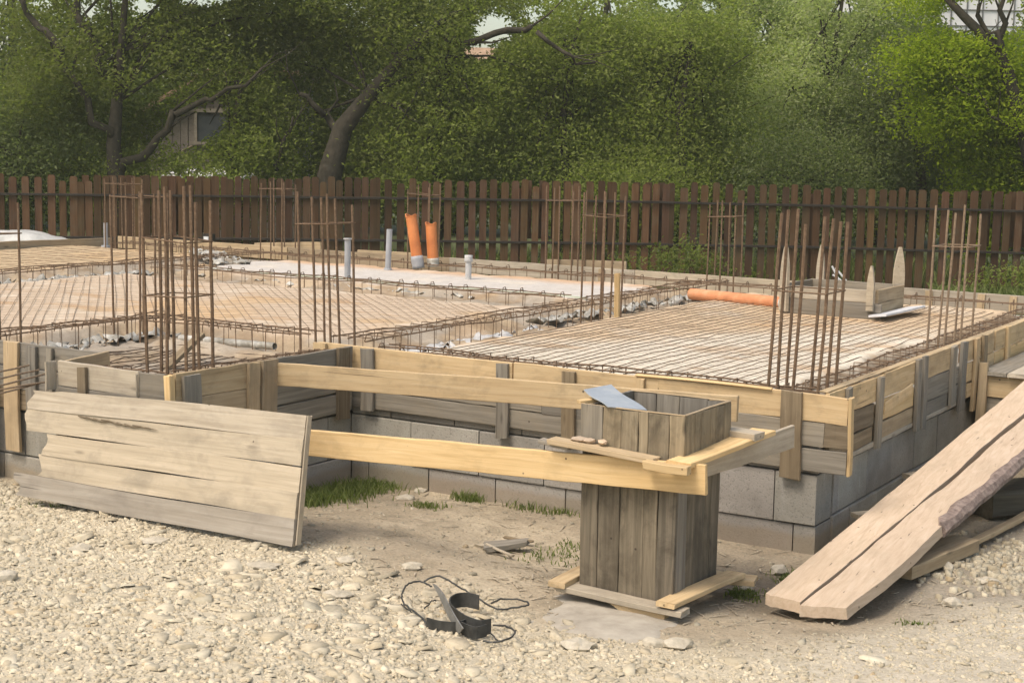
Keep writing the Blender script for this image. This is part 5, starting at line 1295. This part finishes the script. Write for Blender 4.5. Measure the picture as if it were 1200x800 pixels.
# ------------------------------------------------------------------ grass
pts = []; 
def tuft(px, py, n, sx, sy, h, z=None):
    c_ = at(px, py, 0); q = rng.normal(0, 1, (n, 2)) * (sx, sy); X0, Y0 = wc(c_.x, c_.y); n = int(n * 2.6); q = rng.normal(0, 1, (n, 2)) * (sx, sy)
    X = X0 + q[:, 0]; Y = Y0 + q[:, 1]; x, y = cwn(X, Y); k = outside_found(x, y, .02); h = h * .8; pts.append(np.stack([x[k], y[k], ground_z(x[k], y[k]), h * rng.uniform(.5, 1.2, k.sum())], -1))
for a in ((385, 580, 420, .13, .16, .09), (420, 572, 300, .12, .10, .07), (455, 566, 160, .09, .08, .05), (365, 592, 160, .06, .07, .08), (553, 583, 150, .06, .05, .07), (605, 580, 130, .05, .05, .09), (632, 592, 160, .09, .06, .07), (660, 600, 70, .06, .05, .05), (870, 688, 110, .05, .05, .035), (932, 668, 110, .06, .06, .035), (8, 545, 100, .06, .08, .06), (20, 550, 60, .06, .05, .05),
          (500, 596, 60, .06, .05, .04), (650, 650, 60, .12, .1, .03), (1070, 722, 25, .04, .03, .02), (130, 607, 90, .25, .05, .03), (730, 600, 60, .1, .06, .06), (670, 640, 40, .05, .1, .03)): tuft(*a)
# taller ground cover by the fence
for X0, X1, Y0, Y1, n, h in ((6.6, 9.5, 23.2, 24.6, 1500, .18), (.2, 5.5, 23.2, 24.6, 1200, .18), (-9, 0, 23.6, 24.6, 1500, .2), (-12, 12, 24.9, 27, 6000, .45)):
    X = rng.uniform(X0, X1, n); Y = rng.uniform(Y0, Y1, n); x, y = cwn(X, Y); pts.append(np.stack([x, y, ground_z(x, y), h * rng.uniform(.4, 1.2, n)], -1))
G_ = np.concatenate(pts); m = len(G_); a = rng.uniform(0, 6.28, m); ln = rng.normal(0, .45, (m, 2)); wdt = np.where(G_[:, 3] > .15, .014, .0035)
far = G_[:, 3] > .12
D = np.stack([np.cos(a), np.sin(a), 0 * a], -1) * wdt[:, None]; B0 = G_[:, :3]; tip = B0 + np.stack([ln[:, 0] * G_[:, 3], ln[:, 1] * G_[:, 3], G_[:, 3]], -1); md = B0 + (tip - B0) * np.array([.35, .35, .6])
V = np.stack([B0 - D, B0 + D, md + D * .8, tip + D * .1, tip - D * .1, md - D * .8], 1).reshape(-1, 3)
idx = np.arange(m) * 6
F = np.concatenate([np.stack([idx, idx + 1, idx + 2, idx + 5], -1), np.stack([idx + 5, idx + 2, idx + 3, idx + 4], -1)])
o = link('grass', raw('grass', V, F, L_GRASS)); tag(o, 'tufts of green grass at the wall foot and along the fence', 'grass', kind='stuff')
at_ = o.data.attributes.new('hue', 'FLOAT', 'POINT'); at_.data.foreach_set('value', np.repeat(rng.random(m), 6).astype(np.float32))
# weeds at the fence foot
t = thing('weed_clump', cw(2.4, 23.4, 0), 'dark leafy weeds at the fence foot right of the rear starter bars', 'weeds')
C = crown_pts([(2.6, 23.6, .4, 1.0, .4, .35)], 40); leaves(C, 30, np.full(len(C), .1), .05, L_DARK, 'leaves', t, False)
t = thing('weed_clump', cw(7.6, 23.4, 0), 'low green weeds at the fence foot near the right border', 'weeds')
C = crown_pts([(7.9, 23.9, .25, .8, .3, .22)], 26); leaves(C, 24, np.full(len(C), .1), .04, L_MID, 'leaves', t, False)

# ------------------------------------------------------------------ camera, light, render settings
cam = bpy.data.cameras.new('camera'); co = bpy.data.objects.new('camera', cam); COL.objects.link(co); scene.camera = co
cam.sensor_width = 36; cam.lens = 36 * FPX / 1200; cam.clip_end = 3000; cam.clip_start = .05
c_, s_ = math.cos(ROLL), math.sin(ROLL); cp, sp = math.cos(PITCH), math.sin(PITCH)
o0 = cw(0, 0); right = cw(1, 0) - o0; fwd = cw(0, 1) - o0
up_p = fwd * sp + UP * cp; fw_p = fwd * cp - UP * sp
Xc = right * c_ + up_p * s_; Yc = right * -s_ + up_p * c_; Zc = -fw_p
Mx = Matrix((Xc, Yc, Zc)).transposed().to_4x4(); Mx.translation = cw(0, 0, HCAM); co.matrix_world = Mx

hm = bpy.data.materials.new('thin_haze'); hm.use_nodes = True; hn = hm.node_tree; hn.nodes.remove(hn.nodes['Principled BSDF'])
pv = hn.nodes.new('ShaderNodeVolumePrincipled'); pv.inputs['Density'].default_value = .0013; pv.inputs['Color'].default_value = (.94, .97, .80, 1); pv.inputs['Anisotropy'].default_value = .2
hn.links.new(pv.outputs[0], hn.nodes['Material Output'].inputs['Volume'])
mb = MB(); mb.box(-460, 460, -70, 905, -1.5, 16); hz_ = mb.build('haze', hm, loc=(0, 0, 0)); tag(hz_, 'faint warm haze in the air over the whole site', 'haze', kind='stuff')
cy = scene.cycles; cy.max_bounces = 6; cy.diffuse_bounces = 3; cy.glossy_bounces = 2; cy.transmission_bounces = 3
w = bpy.data.worlds.new('World'); scene.world = w; w.use_nodes = True; nt = w.node_tree
sky = nt.nodes.new('ShaderNodeTexSky'); sky.sky_type = 'NISHITA'; sky.sun_disc = False
SUN_EL = R(60); az = (fwd * -.62 - right * .72).normalized()      # direction towards the sun on the ground plane
sdir = (az * math.cos(SUN_EL) + UP * math.sin(SUN_EL)).normalized()
sky.sun_elevation = SUN_EL; sky.sun_rotation = math.atan2(sdir.x, sdir.y); sky.air_density = 1.0; sky.dust_density = 3.0; sky.ozone_density = .6
nt.links.new(mixc(nt, sky.outputs[0], (1.10, 1.0, .84), 1, 'MULTIPLY'), nt.nodes['Background'].inputs[0]); nt.nodes['Background'].inputs[1].default_value = .15
sl = bpy.data.lights.new('sun', 'SUN'); sl.energy = 1.55; sl.angle = R(20); sl.color = (1, .95, .87)
so = bpy.data.objects.new('sun', sl); COL.objects.link(so); so.rotation_euler = (-sdir).to_track_quat('-Z', 'Y').to_euler()
vs_ = scene.view_settings; vs_.view_transform = 'Standard'; vs_.look = 'None'; vs_.exposure = .72; vs_.gamma = 1; vs_.use_curve_mapping = False
